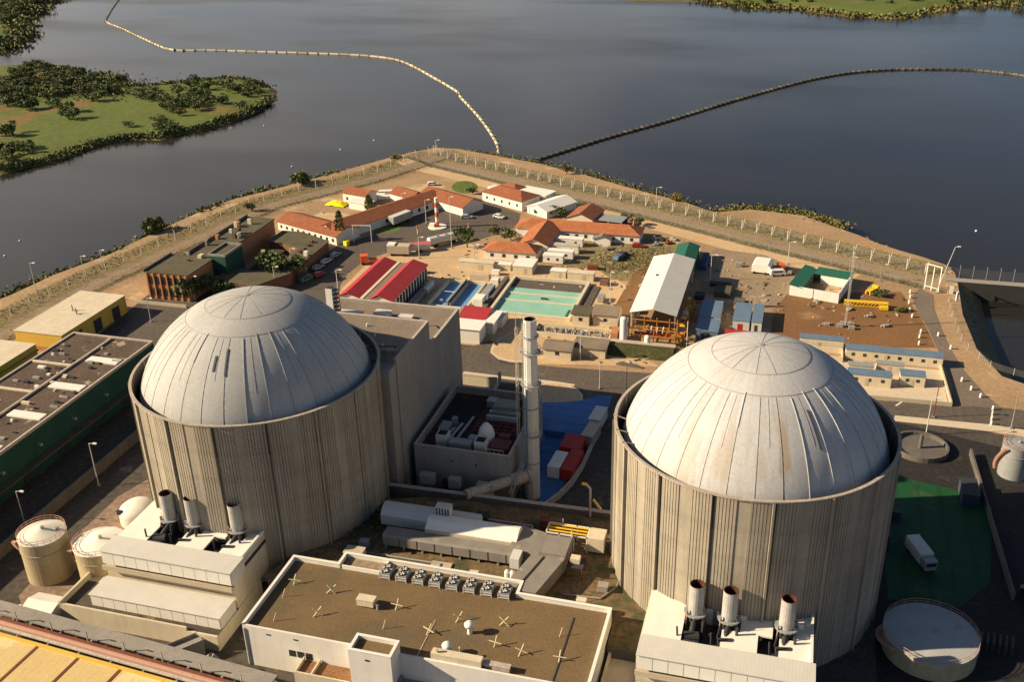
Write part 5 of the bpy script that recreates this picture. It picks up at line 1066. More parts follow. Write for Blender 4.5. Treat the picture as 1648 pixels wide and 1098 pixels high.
for k, x in enumerate((5,10.4,16.4,22.5,28,33.5)): solo('white_marker', MB().box(0,.9,0,.6,0,.6), m_white, f'{ORD[k]} from left of the white blocks along the back of the compound', 'block', (x,242.2,.02), 0, 'white blocks behind the right compound', bevel=.06)
t = T('portal_gate', 'white steel portal gate at the end of the perimeter road', 'gate', (37.4,286.3,0), R(-33)); 
for x in (0,2.0,4.1): MB().box(x,x+.25,0,.25,0,7.4 if x != 2.0 else 7.1).obj('post', m_white, t)
MB().box(-.1,4.4,.01,.24,7.4,7.65).box(.25,4.1,.02,.23,.9,1.1).obj('beam', m_white, t); MB().box(.3,4.0,.1,.15,.1,2.6).obj('leaf', m_wire, t)
solo('white_pillar', MB().box(0,.9,0,.9,0,2), m_white, 'white pillar right of the portal gate', 'pillar', (44.0,284.0,0)); solo('pale_slab_post', MB().box(0,.6,0,.4,0,2.6), m_white, 'leaning white post by the canal bank', 'post', (45.2,279.0,0), .4)
# shaded yard to the right of the right reactor
t = T('box_truck', 'grey box truck parked on the green yard', 'truck', (24.8,160.2,.05), R(-68)); MB().box(0,5.6,0,2.4,.8,2.9).obj('cargo_box', m_lsteel, t); MB().box(5.8,7.4,.1,2.3,.6,2.5).obj('cab', m_steel, t, bevel=.1); MB().box(7.38,7.45,.3,2.1,1.5,2.2).obj('windscreen', m_glass, t)
for x in (1.2,6.5):
    for y in (.05,2.15): MB().tube((x,y,.45),(x,y+.25,.45),.45,n=12).obj('wheel', m_black, t)
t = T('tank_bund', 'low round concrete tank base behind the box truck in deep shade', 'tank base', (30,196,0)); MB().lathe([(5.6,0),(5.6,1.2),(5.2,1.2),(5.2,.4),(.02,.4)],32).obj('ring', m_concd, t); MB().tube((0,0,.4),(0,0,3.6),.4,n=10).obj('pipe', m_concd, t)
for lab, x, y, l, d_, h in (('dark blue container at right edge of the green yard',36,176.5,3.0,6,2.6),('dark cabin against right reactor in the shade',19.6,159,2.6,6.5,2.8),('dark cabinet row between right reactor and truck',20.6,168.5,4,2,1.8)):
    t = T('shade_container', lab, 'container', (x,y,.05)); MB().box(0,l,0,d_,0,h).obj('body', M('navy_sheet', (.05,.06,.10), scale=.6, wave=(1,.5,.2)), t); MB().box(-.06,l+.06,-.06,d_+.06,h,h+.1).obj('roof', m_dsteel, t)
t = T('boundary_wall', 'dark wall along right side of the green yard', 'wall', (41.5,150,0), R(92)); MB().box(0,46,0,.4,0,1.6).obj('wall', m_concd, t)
t = T('pipe_cluster', 'cluster of dark pipes and valves beside largest flat tank', 'pipes', (34.5,136,0)); 
for k in range(6): MB().path([(k*.9,0,0),(k*.9,0,1.6),(k*.9+.5,2.6,1.6),(k*.9+.5,2.6,0)],.2,7).obj('pipe', m_dsteel, t)
for k, (x, y) in enumerate(((13,108.5),(21,184))): pass
t = T('red_barrier', 'bright red barrier block on the pavement at the right edge', 'barrier', (50.6,199.6,0), R(-18)); MB().extr([(0,0,0),(0,1.8,0),(0,1.5,1.9),(0,.4,2.1)],(8,0,0)).obj('body', m_orangep, t); MB().box(-3,-.2,.3,1.2,0,.9).obj('yellow_block', m_yellowp, t)
# blue yard: containers
t = T('shipping_container', 'red container on the blue floor, the one farther from camera', 'container', (-42.2,175.2,.06), R(-4)); MB().box(0,4.2,0,5.4,.1,2.6).obj('body', m_red, t); MB().box(-.05,4.25,-.05,5.45,2.6,2.7).obj('roof', m_red, t)
t = T('shipping_container', 'red container on the blue floor beside the white one', 'container', (-40.0,166.8,.06), R(-4)); MB().box(0,2.5,0,8,.1,2.6).obj('body', m_red, t); MB().box(-.05,2.55,-.05,8.05,2.6,2.7).obj('roof', m_red, t)
t = T('shipping_container', 'white container on the blue floor beside the red one', 'container', (-42.8,167.2,.06), R(-4)); MB().box(0,2.5,0,6.2,.1,2.6).obj('body', m_wsheet, t); MB().box(-.05,2.55,-.05,6.25,2.6,2.7).obj('roof', m_wsheet, t)
t = T('shipping_container', 'grey container near the right reactor beyond the red ones', 'container', (-38.8,180.4,.06), R(-6)); MB().box(0,2.6,0,6,.1,2.7).obj('body', m_conc2, t); MB().box(-.05,2.65,-.05,6.05,2.7,2.8).obj('roof', m_beige, t)
t = T('shipping_container', 'pale grey container at the far end of the blue floor', 'container', (-38.7,187.6,.06), R(-5)); MB().box(0,2.6,0,6,.1,2.7).obj('body', m_lsteel, t); MB().box(-.05,2.65,-.05,6.05,2.7,2.8).obj('roof', m_lsteel, t)
t = T('blue_skip', 'dark blue skip on the blue floor right of chimney', 'skip', (-47.0,182.5,.06)); MB().extr([(0,0,0),(3.4,0,0),(4.0,0,1.6),(-.6,0,1.6)],(0,3,0)).obj('body', m_blue, t)
t = T('guard_wall', 'pale curved wall between blue floor and right reactor', 'wall', (0,0,0)); mb = MB(); gl = [(-36.4,180),(-36.6,172),(-37.4,165.5),(-38.8,160.5),(-40.6,156.5)]
for a, b in zip(gl[:-1], gl[1:]):
    dx, dy = b[0]-a[0], b[1]-a[1]; l = math.hypot(dx,dy); nx, ny = -dy/l*.2, dx/l*.2; mb.prism(ccw([(a[0]-nx,a[1]-ny),(b[0]-nx,b[1]-ny),(b[0]+nx,b[1]+ny),(a[0]+nx,a[1]+ny)]),0,1.5)
mb.obj('wall', m_coping, t)
for k, (x, y) in enumerate(((-40.0,206.5),(-33.5,205.5),(-27.5,204.5))):
    t = T('flag_pole', [ 'pale pole at far end of blue floor','dark pole middle of three beside blue floor','dark pole nearest the right reactor'][k], 'pole', (x,y,0)); MB().tube((0,0,0),(0,0,7),.1,.07,6).obj('pole', (m_lsteel,m_dsteel,m_dsteel)[k], t); MB().tube((0,0,0),(0,0,.4),.25,n=8).obj('base', m_conc2, t)

# ------------------------------------------------------------------ perimeter fences
def along(line, step, d=0.0, t0=0.0):
    out = []; rest = t0
    for a, b in zip(line[:-1], line[1:]):
        L = math.dist(a, b); ux, uy = (b[0]-a[0])/L, (b[1]-a[1])/L
        while rest < L: out.append((a[0]+ux*rest+uy*d, a[1]+uy*rest-ux*d, math.atan2(uy, ux))); rest += step
        rest -= L
    return out
def fence(name, label, line, d, step, h, kind, post_mat, top=None):
    o = line[0]; t = T(name, label, 'fence', (o[0],o[1],0)); pts = along(line, step, d)
    base = None
    for x, y, a in pts:
        if base is None:
            mb = MB()
            if kind == 'vee': mb.box(-.12,.12,-.12,.12,0,h); mb.extr([(-.07,.12,.1),(-.07,.34,.1),(-.07,1.75,h),(-.07,1.6,h)],(.14,0,0)); 
            elif kind == 'ybar': mb.box(-.07,.07,-.07,.07,0,h); mb.extr([(-.06,.0,h),(-.06,.12,h-.05),(-.06,.7,h+.6),(-.06,.6,h+.65)],(.12,0,0))
            else: mb.tube((0,0,0),(0,0,h),.07,.06,5)
            base = mb.obj('post', post_mat, t); p = base
        else: p = base.copy(); COL.objects.link(p); p.parent = t
        p.location = (x-o[0], y-o[1], 0); p.rotation_euler = (0,0,a)
    mb = MB()
    for (x0,y0,_), (x1,y1,_) in zip(pts[:-1], pts[1:]):
        vs = [(x0-o[0],y0-o[1],.05),(x1-o[0],y1-o[1],.05),(x1-o[0],y1-o[1],h-.1),(x0-o[0],y0-o[1],h-.1)]; mb.add(vs, [(0,1,2,3)])
    mb.obj('mesh', m_wire, t); return t
fence('perimeter_fence', 'lakeside outer fence with white V-braced posts on the right shore', NE, -.3, 5.6, 3.3, 'vee', m_postw)
fence('perimeter_fence', 'inner wire fence with thin grey posts along the right shore track', NE, 11.6, 7.0, 2.4, 'plain', m_steel)
fence('perimeter_fence', 'outer wire fence with thin posts on the left shore', NW, .0, 7.5, 3.0, 'ybar', m_lsteel)
fence('perimeter_fence', 'inner wire fence with thin grey posts along the left shore track', NW, 11.0, 8.0, 2.4, 'plain', m_steel)
fence('causeway_fence', 'tall dark mesh fence on the causeway across the canal mouth', [(44,296),(120,296)], 0, 3.6, 3.4, 'ybar', m_steel)
fence('canal_fence', 'thin fence with white posts along the canal bank', [(44.5,288),(44.0,270),(45.0,250),(50.0,238.5),(58,234.8),(72,230)], 1.0, 5.0, 1.8, 'plain', m_postw)
# low kerb wall beside inner fence
for k, (x, y) in enumerate(along(NE, 30, 10.2, 18)[0:0]): pass
# bollards along the side road and pavement
m_boll = m_white
bl = px([(1465,472),(1465,480),(1463,489),(1464,501),(1468,511),(1482,536),(1480,544),(1479,555),(1510,541),(1530,562),(1548,614),(1563,628),(1578,640)])
for k, (x, y) in enumerate(bl):
    o = solo('bollard', MB().lathe([(.3,0),(.3,.9),(.02,1.1)],8), m_boll, '', 'bollard', (x,y,.03), 0, 'white bollards along the side road'); o['label'] = 'white bollard along the side road by the canal' 
bl = px([(1598,660),(1597,668),(1596,676),(1595,684)])
for k, (x, y) in enumerate(bl): solo('bollard', MB().lathe([(.28,0),(.28,.9),(.02,1.05)],8), m_white, f'{ORD[k]} from far end of white bollards across the main road', 'bollard', (x,y,.03), 0, 'white bollards across the main road')

# ------------------------------------------------------------------ lamp posts and masts
def lamp(label, x, y, h, z=0, mt=None, arm=1.2, name='lamp_post', lean=0, rot=0):
    t = T(name, label, 'lamp post', (x,y,z), rot); MB().tube((0,0,0),(lean,0,h),.13,.08,7).obj('pole', mt or m_lsteel, t)
    MB().tube((lean,0,h),(lean+arm,0,h+.2),.06,n=5).obj('arm', mt or m_lsteel, t); MB().box(lean+arm-.2,lean+arm+.6,-.18,.18,h+.1,h+.32).obj('lamp', m_wsheet, t); MB().box(-.3,.3,-.3,.3,0,.3).obj('base', m_conc2, t)
def lpx(label, p, h, z=0, **k): x, y = at(*p, z); lamp(label, x, y, h, z, **k)
lpx('tallest lamp post on the left shore near yellow hall', (63,487), 12.2); lpx('lamp post on left shore between the two nearest the brick office', (137,447), 7); lpx('lamp post on left shore behind the brick office', (166,432), 6)
lpx('thin lamp post in the dark yard left of brick office', (243,518), 7); lpx('lamp post by the street before the left dome, left one', (314,484), 7.5); lpx('lamp post by the street behind the left dome, right one', (444,468), 7.5)
lpx('lamp post at the left corner of red halls', (544,468), 6.5); lpx('lamp post on the dark annex side of the street', (471,440), 8); lpx('very tall mast beside the white tank trailer', (727,399), 17, arm=.8); lpx('tall lamp post in the middle of the car park', (686,360), 8.5)
lpx('lamp post before the longest tiled house', (648,342), 7); lpx('lamp post at the very tip of the left shore', (702,250), 6.5); lpx('lamp post between trailer and red halls on the sand', (675,416), 7); lpx('lamp post behind the turquoise basin', (764,423), 6)
lpx('leaning lamp post beside the portal gate', (1506,472), 14, lean=3.0, arm=.7); lpx('thin mast on the gravel beside the dark scrap heap', (1143,452), 8); lpx('thin mast on gravel left of white-walled yard', (1268,425), 7)
lpx('lamp post on the lake bank, middle of the right shore', (1056,328), 6); lpx('lamp post right of speckled-roof hut', (934,580), 8); lpx('pole at the right compound front wall', (1502,672), 7.5, mt=m_rust); lpx('pale bent lamp post at kerb right of right dome', (1490,700), 9); lpx('dark thin lamp post by kerb at right edge', (1627,690), 9, mt=m_steel)
lpx('lamp post on the road beside yard wall, nearest the tanks', (39,840), 7); lpx('lamp post on the road beside yard wall, nearest left reactor', (159,782), 10); lpx('lamp post in the sandy strip beside basin right side', (982,487), 9, arm=.3); 
for k, (p, h) in enumerate((((1367,440),5),((1416,452),5))): lpx(['left','right'][k]+' thin pole behind the white-walled yard', p, h, mt=m_steel)

# ------------------------------------------------------------------ floating booms on the lake
def boom(label, line, n, mats, r, gap):
    o = line[0]; t = T('floating_boom', label, 'floating boom', (o[0],o[1],-5)); total = sum(math.dist(a,b) for a,b in zip(line[:-1],line[1:])); step = total/n
    rg = random.Random(n); b0 = {}
    for k, (x, y, a) in enumerate(along(line, step, 0, step/2)[:100]):
        mi = rg.choice((0,0,0,1)); 
        if mi not in b0:
            mb = MB(); L = step*gap; mb.tube((-L/2,0,.1),(L/2,0,.1),r,r,8); mb.box(-L/2,-L/2+.5,-r*1.2,r*1.2,-.2,r*1.5); b0[mi] = mb.obj('float', mats[mi], t); p = b0[mi]
        else: p = b0[mi].copy(); COL.objects.link(p); p.parent = t
        p.location = (x-o[0], y-o[1], rg.uniform(-.06,.06)); p.rotation_euler = (0,0,a+rg.uniform(-.03,.03))
    MB().path([(x-o[0],y-o[1],-.05) for x, y in line], r*.55, 6).obj('cable', m_floatd, t)
def curve(pts, n=6):
    out = []
    for i in range(len(pts)-1):
        p0, p1, p2, p3 = pts[max(0,i-1)], pts[i], pts[i+1], pts[min(len(pts)-1,i+2)]
        for j in range(n):
            u = j/n; out.append(tuple(.5*((2*p1[c]) + (-p0[c]+p2[c])*u + (2*p0[c]-5*p1[c]+4*p2[c]-p3[c])*u*u + (-p0[c]+3*p1[c]-3*p2[c]+p3[c])*u**3) for c in (0,1)))
    return out+[pts[-1]]
bL = curve(px([(802,250),(800,232),(785,207),(768,185),(742,157),(735,147),(700,126),(655,102),(620,93),(560,88),(440,84),(345,81),(278,80),(240,66),(200,47),(172,35),(173,26),(184,8),(192,-2)], -5), 4)
boom('yellowish floating boom winding across the left half of the lake', bL, 98, (m_float, m_floatt), .72, .97)
bR = curve(px([(846,264),(900,247),(980,222),(1080,194),(1180,163),(1280,135),(1330,124),(1375,117),(1430,113),(1500,112),(1560,113),(1610,117),(1660,124)], -5), 4)
boom('dark floating boom curving across the right half of the lake', bR, 92, (m_floatd, m_floatd2), .8, .99)
for k, (x, y) in enumerate(px([(425,202),(372,206),(548,241),(470,268),(1571,372),(32,388),(8,412),(602,226)], -5)):
    solo('mooring_buoy', MB().lathe([(.02,-.3),(.4,-.2),(.42,.2),(.2,.4),(.02,.5)],10), m_white, 'tiny white buoy alone on the dark water', 'buoy', (x,y,-5), 0, 'tiny white buoys on the lake')

# ------------------------------------------------------------------ vegetation
def crown_mesh(seed, n, size, flat=.75, lobes=7, hole=.55):
    rg = random.Random(seed); mb = MB(); L = [(rg.gauss(0,.42),rg.gauss(0,.42),rg.uniform(-.25,.45),rg.uniform(.38,.62)) for _ in range(lobes)]
    for _ in range(n):
        cx, cy, cz, r = rg.choice(L); u = rg.uniform(-1,1); a = rg.uniform(0,2*pi); q = math.sqrt(1-u*u); rr = r*(hole+(1-hole)*rg.random())
        p = mathutils.Vector((cx+rr*q*cos(a), cy+rr*q*sin(a), (cz+rr*u)*flat)); s = size*rg.uniform(.6,1.3)
        x = mathutils.Vector((rg.uniform(-1,1),rg.uniform(-1,1),rg.uniform(-.6,.6))).normalized(); y = x.orthogonal(); y = (y*cos(a)+x.cross(y)*sin(a)).normalized()
        mb.add([tuple(p-x*s-y*s*.6), tuple(p+x*s-y*s*.6), tuple(p+x*s*.7+y*s*.7), tuple(p-x*s*.7+y*s*.7)], [(0,1,2,3)], 0 if rg.random() < .65 else 1)
    return mb
def tree(label, name, seed, n=260, size=.16, flat=.75, trunk=.5, mats=None, cat='tree', group=None):
    """unit tree: crown radius 1, centre one unit above the ground"""
    t = T(name, label, cat, (0,0,0), 0, group); c = crown_mesh(seed,n,size,flat).obj('crown', mats or (m_leaf,m_leaf2), t, loc=(0,0,trunk+flat*.62))
    mb = MB(); mb.tube((0,0,-.3),(.03,.02,trunk+.25),.09,.06,6)
    for k in range(3): a = seed+k*2.1; mb.tube((.03,.02,trunk*.8),(.4*cos(a),.4*sin(a),trunk+.45),.05,.02,5)
    mb.obj('trunk', m_bark, t); return t
protos = []
grv = 'trees scattered over the green island'
LD = ['dark round-crowned tree in the dense grove at the island back','mid green round-crowned tree on the island','olive green spreading tree on the island']
rgT = random.Random(77)
for k in range(5): protos.append(tree('', 'island_tree', 100+k, 520, .085, (.72,.66,.76,.6,.7)[k], .12, [(m_leaf,m_leaf2),(m_leaf,m_leaf),(m_leaf2,m_leaf),(m_leaf,m_leaf3),(m_leaf2,m_leaf2)][k], group=grv))
used = set()
def put(x, y, s, label, z=-3.2, k=None):
    k = rgT.randrange(5) if k is None else k; c = protos[k] if k not in used else copy_thing(protos[k], (0,0,0)); used.add(k)
    c.location = (x,y,z); s *= .74; c.scale = (s*rgT.uniform(.9,1.2), s*rgT.uniform(.9,1.2), s*rgT.uniform(.8,1.05)); c.rotation_euler = (0,0,rgT.uniform(0,6.3)); c['label'] = label
def inpoly(p, poly):
    r = False
    for i in range(len(poly)):
        a, b = poly[i], poly[i-1]
        if (a[1] > p[1]) != (b[1] > p[1]) and p[0] < (b[0]-a[0])*(p[1]-a[1])/(b[1]-a[1])+a[0]: r = not r
    return r
def grove(zpts, n, s0, s1, label, mind=5.0):
    poly = px(ZI(*zpts), -3.2); xs_ = [p[0] for p in poly]; ys_ = [p[1] for p in poly]; done = []; tries = 0
    while len(done) < n and tries < 4000:
        tries += 1; p = (rgT.uniform(min(xs_),max(xs_)), rgT.uniform(min(ys_),max(ys_)))
        if inpoly(p, poly) and all(math.dist(p,q) > mind for q in done): done.append(p); put(*p, rgT.uniform(s0,s1), label)
grove([(0,420),(90,375),(200,350),(290,375),(420,400),(480,440),(560,470),(620,500),(560,515),(430,520),(330,530),(200,530),(80,545),(0,560)], 56, 4, 7, 'dark round-crowned tree in the dense grove at back of the island')
grove([(830,590),(850,540),(980,470),(1030,430),(1110,440),(1110,510),(1090,570),(960,620),(880,640)], 22, 4, 6.5, 'dark tree in the clump in the middle of the island tip')
grove([(1110,440),(1230,440),(1350,460),(1390,500),(1320,520),(1200,480)], 12, 3.5, 5.5, 'tree in the loose row along the island tip back shore')
grove([(720,490),(820,470),(860,500),(800,530),(730,520)], 7, 3.5, 5, 'tree in the small group between both island groves')
grove([(0,790),(120,770),(180,800),(100,850),(0,860)], 8, 4, 6, 'dark tree by the near left shore of the island')
grove([(830,650),(930,650),(920,700),(830,710)], 7, 3, 4.5, 'tree beside the near shore in the middle of the island')
for q, s, lb in (((70,715),8.5,'big lone dark tree at left edge of the island field'),((160,575),8,'lone spreading tree left in the island field'),((350,590),7.5,'lone tree pair in the middle of island field, farther one'),((365,630),7,'lone tree pair in the middle of island field, nearer one'),((40,560),7,'lone tree at the upper left of island field'),((280,560),6,'lone tree just below the island grove'),((490,535),7,'lone tree right of the grove with red-brown undergrowth'),((590,490),7,'lone tree at right end of the big grove'),((690,670),4,'small lone tree at near shore of island field'),((845,640),4.5,'small lone tree left of the tip clump'),((1180,545),6.5,'lone tree on the light green tip lawn, left'),((1270,570),5.5,'lone tree on the light green tip lawn, right'),((640,430),6,'lone tree at end of the small back headland'),((430,395),6,'lone tree on the reedy back shore'),((175,355),6.5,'topmost lone tree at the back of the island, left'),((215,350),6.5,'topmost lone tree at the back of the island, right')):
    put(*px(ZI(q), -3.2)[0], s, lb)
grove([(0,60),(60,45),(150,60),(110,90),(40,110),(0,140)], 26, 4, 8, 'tree on the far north-west shore at left edge')
grove([(0,5),(150,5),(300,0),(200,15),(80,35),(0,40)], 18, 5, 9, 'tree on the farthest shore at the top left corner')
for q in (1190,1210,1240,1270,1300,1330,1390,1440,1470,1540,1580,1620,1645):
    x, y = at(q+rgT.uniform(-8,8), 3+rgT.uniform(-4,2) if q > 1150 else -2, -2.5); put(x, y, rgT.uniform(4,8), 'tree along the far shore at the top edge')
# shore reeds and bushes that nobody could count
def leafband(name, pts, n, size, h, mats, spread, seed, z=-5):
    rg = random.Random(seed); mb = MB(); segs = list(zip(pts[:-1], pts[1:])); Ls = [math.dist(a,b) for a,b in segs]
    clump = [(rg.random(), rg.uniform(.4,1.0)) for _ in range(60)]
    for _ in range(n):
        (a, b), = rg.choices(segs, Ls); u = rg.random(); x = a[0]+(b[0]-a[0])*u+rg.gauss(0,spread); y = a[1]+(b[1]-a[1])*u+rg.gauss(0,spread)
        hh = h*(.35+.65*abs(sin(x*.11+seed)*cos(y*.13+seed*2)))*rg.uniform(.5,1.1); s = size*rg.uniform(.5,1.2); zz = z+rg.uniform(0,hh); an = rg.uniform(0,pi); t_ = rg.uniform(-.6,.6)
        dx, dy = s*cos(an), s*sin(an); mb.add([(x-dx,y-dy,zz),(x+dx,y+dy,zz),(x+dx*.6-dy*t_,y+dy*.6+dx*t_,zz+s*1.3),(x-dx*.6-dy*t_,y-dy*.6+dx*t_,zz+s*1.3)], [(0,1,2,3)], rg.randrange(len(mats)))
    o = mb.obj(name, list(mats)); o['kind'] = 'stuff'; return o
lv = (m_leaf, m_leaf2, m_leaf3)
leafband('shore_reeds', [(-224,150),(-222,228),(-213.5,262),(-203.5,322),(-178.5,365)], 11000, .5, 3.0, (m_leaf2,m_leaf3,m_leaf2), 1.9, 5, -2.4)
leafband('shore_reeds', [(-178.5,365),(-162,397),(-153,408)], 2200, .4, 1.6, (m_leaf3,m_leaf2), 1.6, 6, -2.4)
leafband('shore_reeds', [(-139,408.5),(-121,401.5),(-98,392.5),(-75,379.5),(-49,362.5),(-34,353.5)], 3600, .34, 1.5, (m_leaf3,m_leaf3,m_leaf2), 2.6, 7, -2.4)
leafband('shore_reeds', [(-24,347.5),(-16,351.5),(-4,350),(6,348),(14,341)], 6500, .42, 3.0, (m_leaf3,m_leaf2,m_leaf3), 2.4, 8, -2.4)
leafband('shore_reeds', [(17,338),(27,329),(37,319)], 900, .45, 1.4, (m_leaf3,), 2.0, 9)
sh = far((0,930),(150,890),(300,860),(380,835),(450,800),(560,765),(680,745),(850,740),(1000,705),(1100,690),(1200,655),(1300,625),(1400,580),(1470,530))
leafband('shore_bushes', offset(sh+[(-560,420)],3.5)[:-1], 7000, .55, 3.2, (m_leaf2,m_leaf2,m_leaf3,m_leaf), 1.7, 10, -4.6)
bk = far((1470,480),(1380,440),(1300,420),(1200,415),(1000,437),(800,457),(690,460),(650,415),(560,395),(450,395),(400,372),(280,352),(150,342),(0,382))
leafband('shore_bushes', offset(bk+[(-560,420)],4)[:-1], 6000, .6, 2.6, (m_leaf3,m_leaf2,m_leaf3,m_leaf), 2.2, 11, -4.6)
leafband('undergrowth', far((60,470),(200,440),(350,450),(500,480),(600,500)), 4600, .6, 2.0, (m_leaf,m_leaf2,m_leaf3), 13, 12, -3.5)
leafband('shore_bushes', far((0,270),(70,222),(125,195),(110,165),(90,120),(110,105),(200,55),(150,45)), 2200, 1.3, 6, (m_leaf,m_leaf2,m_leaf3), 6, 13)
leafband('shore_bushes', px([(1130,2),(1200,11),(1290,15),(1380,27),(1450,29),(1500,18),(1560,8),(1648,9)], -5), 1600, 1.2, 3.2, (m_leaf3,m_leaf2,m_leaf3), 4, 14)
leafband('shore_bushes', far((110,105),(200,55),(150,40),(150,22),(330,2)), 900, 1.2, 4, (m_leaf,m_leaf2,m_leaf3), 5, 15)
# individual shrubs and trees on the peninsula
def plant(label, p, s, name='shrub', k=0, n=420, flat=.75, mats=None, trunk=.35, size=.12, z=0, sz=None, cat='shrub'):
    t = tree(label, name, 300+k, n, size, flat, trunk, mats, cat); x, y = at(*p, z); t.location = (x,y,z); t.scale = (s,s,sz or s); return t
def cypress(label, p, h, w, k):
    t = T('cypress_tree', label, 'tree', (*at(*p),0)); rg = random.Random(k); mb = MB()
    for _ in range(620):
        u = rg.random(); r = w*(.35+.65*sin(pi*min(1,u*.85+.15)))*rg.uniform(.5,1.05); a = rg.uniform(0,2*pi); p_ = mathutils.Vector((r*cos(a),r*sin(a),.5+u*(h-.5))); s = .24*rg.uniform(.6,1.3); x = mathutils.Vector((rg.uniform(-1,1),rg.uniform(-1,1),rg.uniform(-.3,.3))).normalized()
        mb.add([tuple(p_-x*s),tuple(p_+x*s),tuple(p_+x*s*.5+mathutils.Vector((0,0,s*1.8))),tuple(p_-x*s*.5+mathutils.Vector((0,0,s*1.8)))],[(0,1,2,3)],rg.randrange(2))
    mb.obj('crown', (m_leaf,m_leaf2), t); MB().tube((0,0,0),(0,0,h*.8),.18,.06,6).obj('trunk', m_bark, t)
cypress('tall dark cypress at the end of the long white house', (549,388), 10.2, 1.7, 1); cypress('shorter dark cypress beside the longest tiled house', (595,344), 6.6, 1.6, 2)
plant('bright green small tree beside the tank trailer', (752,398), 3.0, 'tree', 1, cat='tree', mats=(m_leaf2,m_leaf2), trunk=.9, flat=1.0)
plant('large dark shrub mass in front of the brick office, left part', (305,482), 4.2, k=2, sz=5); plant('shrub mass in front of the brick office, right part', (345,478), 4.2, k=3, mats=(m_leaf2,m_leaf)); plant('wide dark green tree between dark annex and left dome', (440,455), 6.0, 'tree', 4, cat='tree', mats=(m_leaf2,m_leaf), n=700, size=.09)
plant('second green tree right beside wide annex tree', (470,449), 4.6, 'tree', 5, cat='tree', mats=(m_leaf2,m_leaf)); plant('bush at the lakeside corner behind the brick office', (405,340), 2.2, k=6, mats=(m_leaf3,m_leaf))
plant('large rounded bush on the left lake bank', (487,303), 4.6, 'shrub', 7, mats=(m_leaf2,m_leaf3), z=-2, n=600); plant('second bush on left lake bank near the tip', (636,262), 2.4, k=8, mats=(m_leaf3,m_leaf2), z=-2); plant('bush at left bank closer to yellow hall', (245,382), 4.4, k=9, mats=(m_leaf2,m_leaf), z=-2, n=600)
plant('thin sapling on right lake bank near boom end', (912,284), 2.4, 'sapling', 10, mats=(m_leaf3,m_leaf2), n=200, trunk=.8, flat=1.1, z=-1); plant('dry bush on right lake bank', (1090,327), 2.3, k=11, mats=(m_leaf3,), z=-1)
for k, (p, s) in enumerate((((868,345),2.2),((888,346),2.6),((905,350),2.6),((930,352),1.8))): plant(f'{ORD[k]} from left of the dark bushes between marquee and orange roofs', p, s, k=12+k, mats=(m_leaf,m_leaf2))
plant('round green bush by the walled terrace left of orange roofs', (822,386), 2.6, k=20, mats=(m_leaf2,m_leaf3)); plant('dark hedge left of the orange roofs', (800,378), 2.2, k=21); plant('olive bush below the back wing of orange roofs', (948,378), 2.4, k=22, mats=(m_leaf3,m_leaf2)); plant('dark bush right end of the orange roofs', (1030,363), 2.0, k=23)
plant('dark bush behind the green finial end', (1008,355), 1.8, k=24); plant('dark shrubs beside the box trailer', (618,352), 2.4, k=25, n=400); plant('reddish shrub below the longest tiled house', (590,362), 2.0, k=26, mats=(m_leaf3,m_leaf)); plant('low hedge along the front of the longest tiled house', (665,338), 2.6, k=27)
plant('dark shrub behind the tip lawn', (760,312), 2.0, k=28); plant('green shrub beside crane part', (1420,478), 2.0, k=29, mats=(m_leaf2,m_leaf2), sz=1.2); plant('low green weeds at the road edge below the crane part', (1448,500), 1.8, k=30, mats=(m_leaf2,m_leaf3), sz=.9)
leafband('roof_moss', px([(560,858),(590,845),(612,825),(640,845),(700,870)], 5), 900, .3, .5, (m_leaf,m_leaf2), 2.4, 17, 5.0)

# loose rubble and scraps on the sandy yards
rg = random.Random(91); mb = MB(); nr = 0
zones = [(-108,222,-70,232,50),(-62,224,-44,232,40),(-98,264,-56,282,120),(-52,244,-40,300,160),(-24,262,0,300,200),(-100,284,-92,300,50),(2,246,34,282,120),(-105,262,-82,268,60),(-44,219,-28,225,40),(-58,286,-36,312,120),(-165,312,-150,332,50),(-25,240,-12,262,60)]
for x0,y0,x1,y1,n in zones:
    for _ in range(n//3):
        x, y = rg.uniform(x0,x1), rg.uniform(y0,y1); a = rg.uniform(0,pi); l, w, h = rg.uniform(.1,1.0)**1.6, rg.uniform(.1,.3), rg.uniform(.08,.35); c_, s_ = cos(a), sin(a)
        P = [(x+c_*u-s_*v, y+s_*u+c_*v) for u, v in ((-l,-w),(l,-w),(l,w),(-l,w))]; mb.prism(P, .01, h, rg.randrange(6))
o = mb.obj('rubble_scatter', [m_conc2,m_dsteel,m_beige,m_roofo,m_coping,m_soil]); o['kind'] = 'stuff'

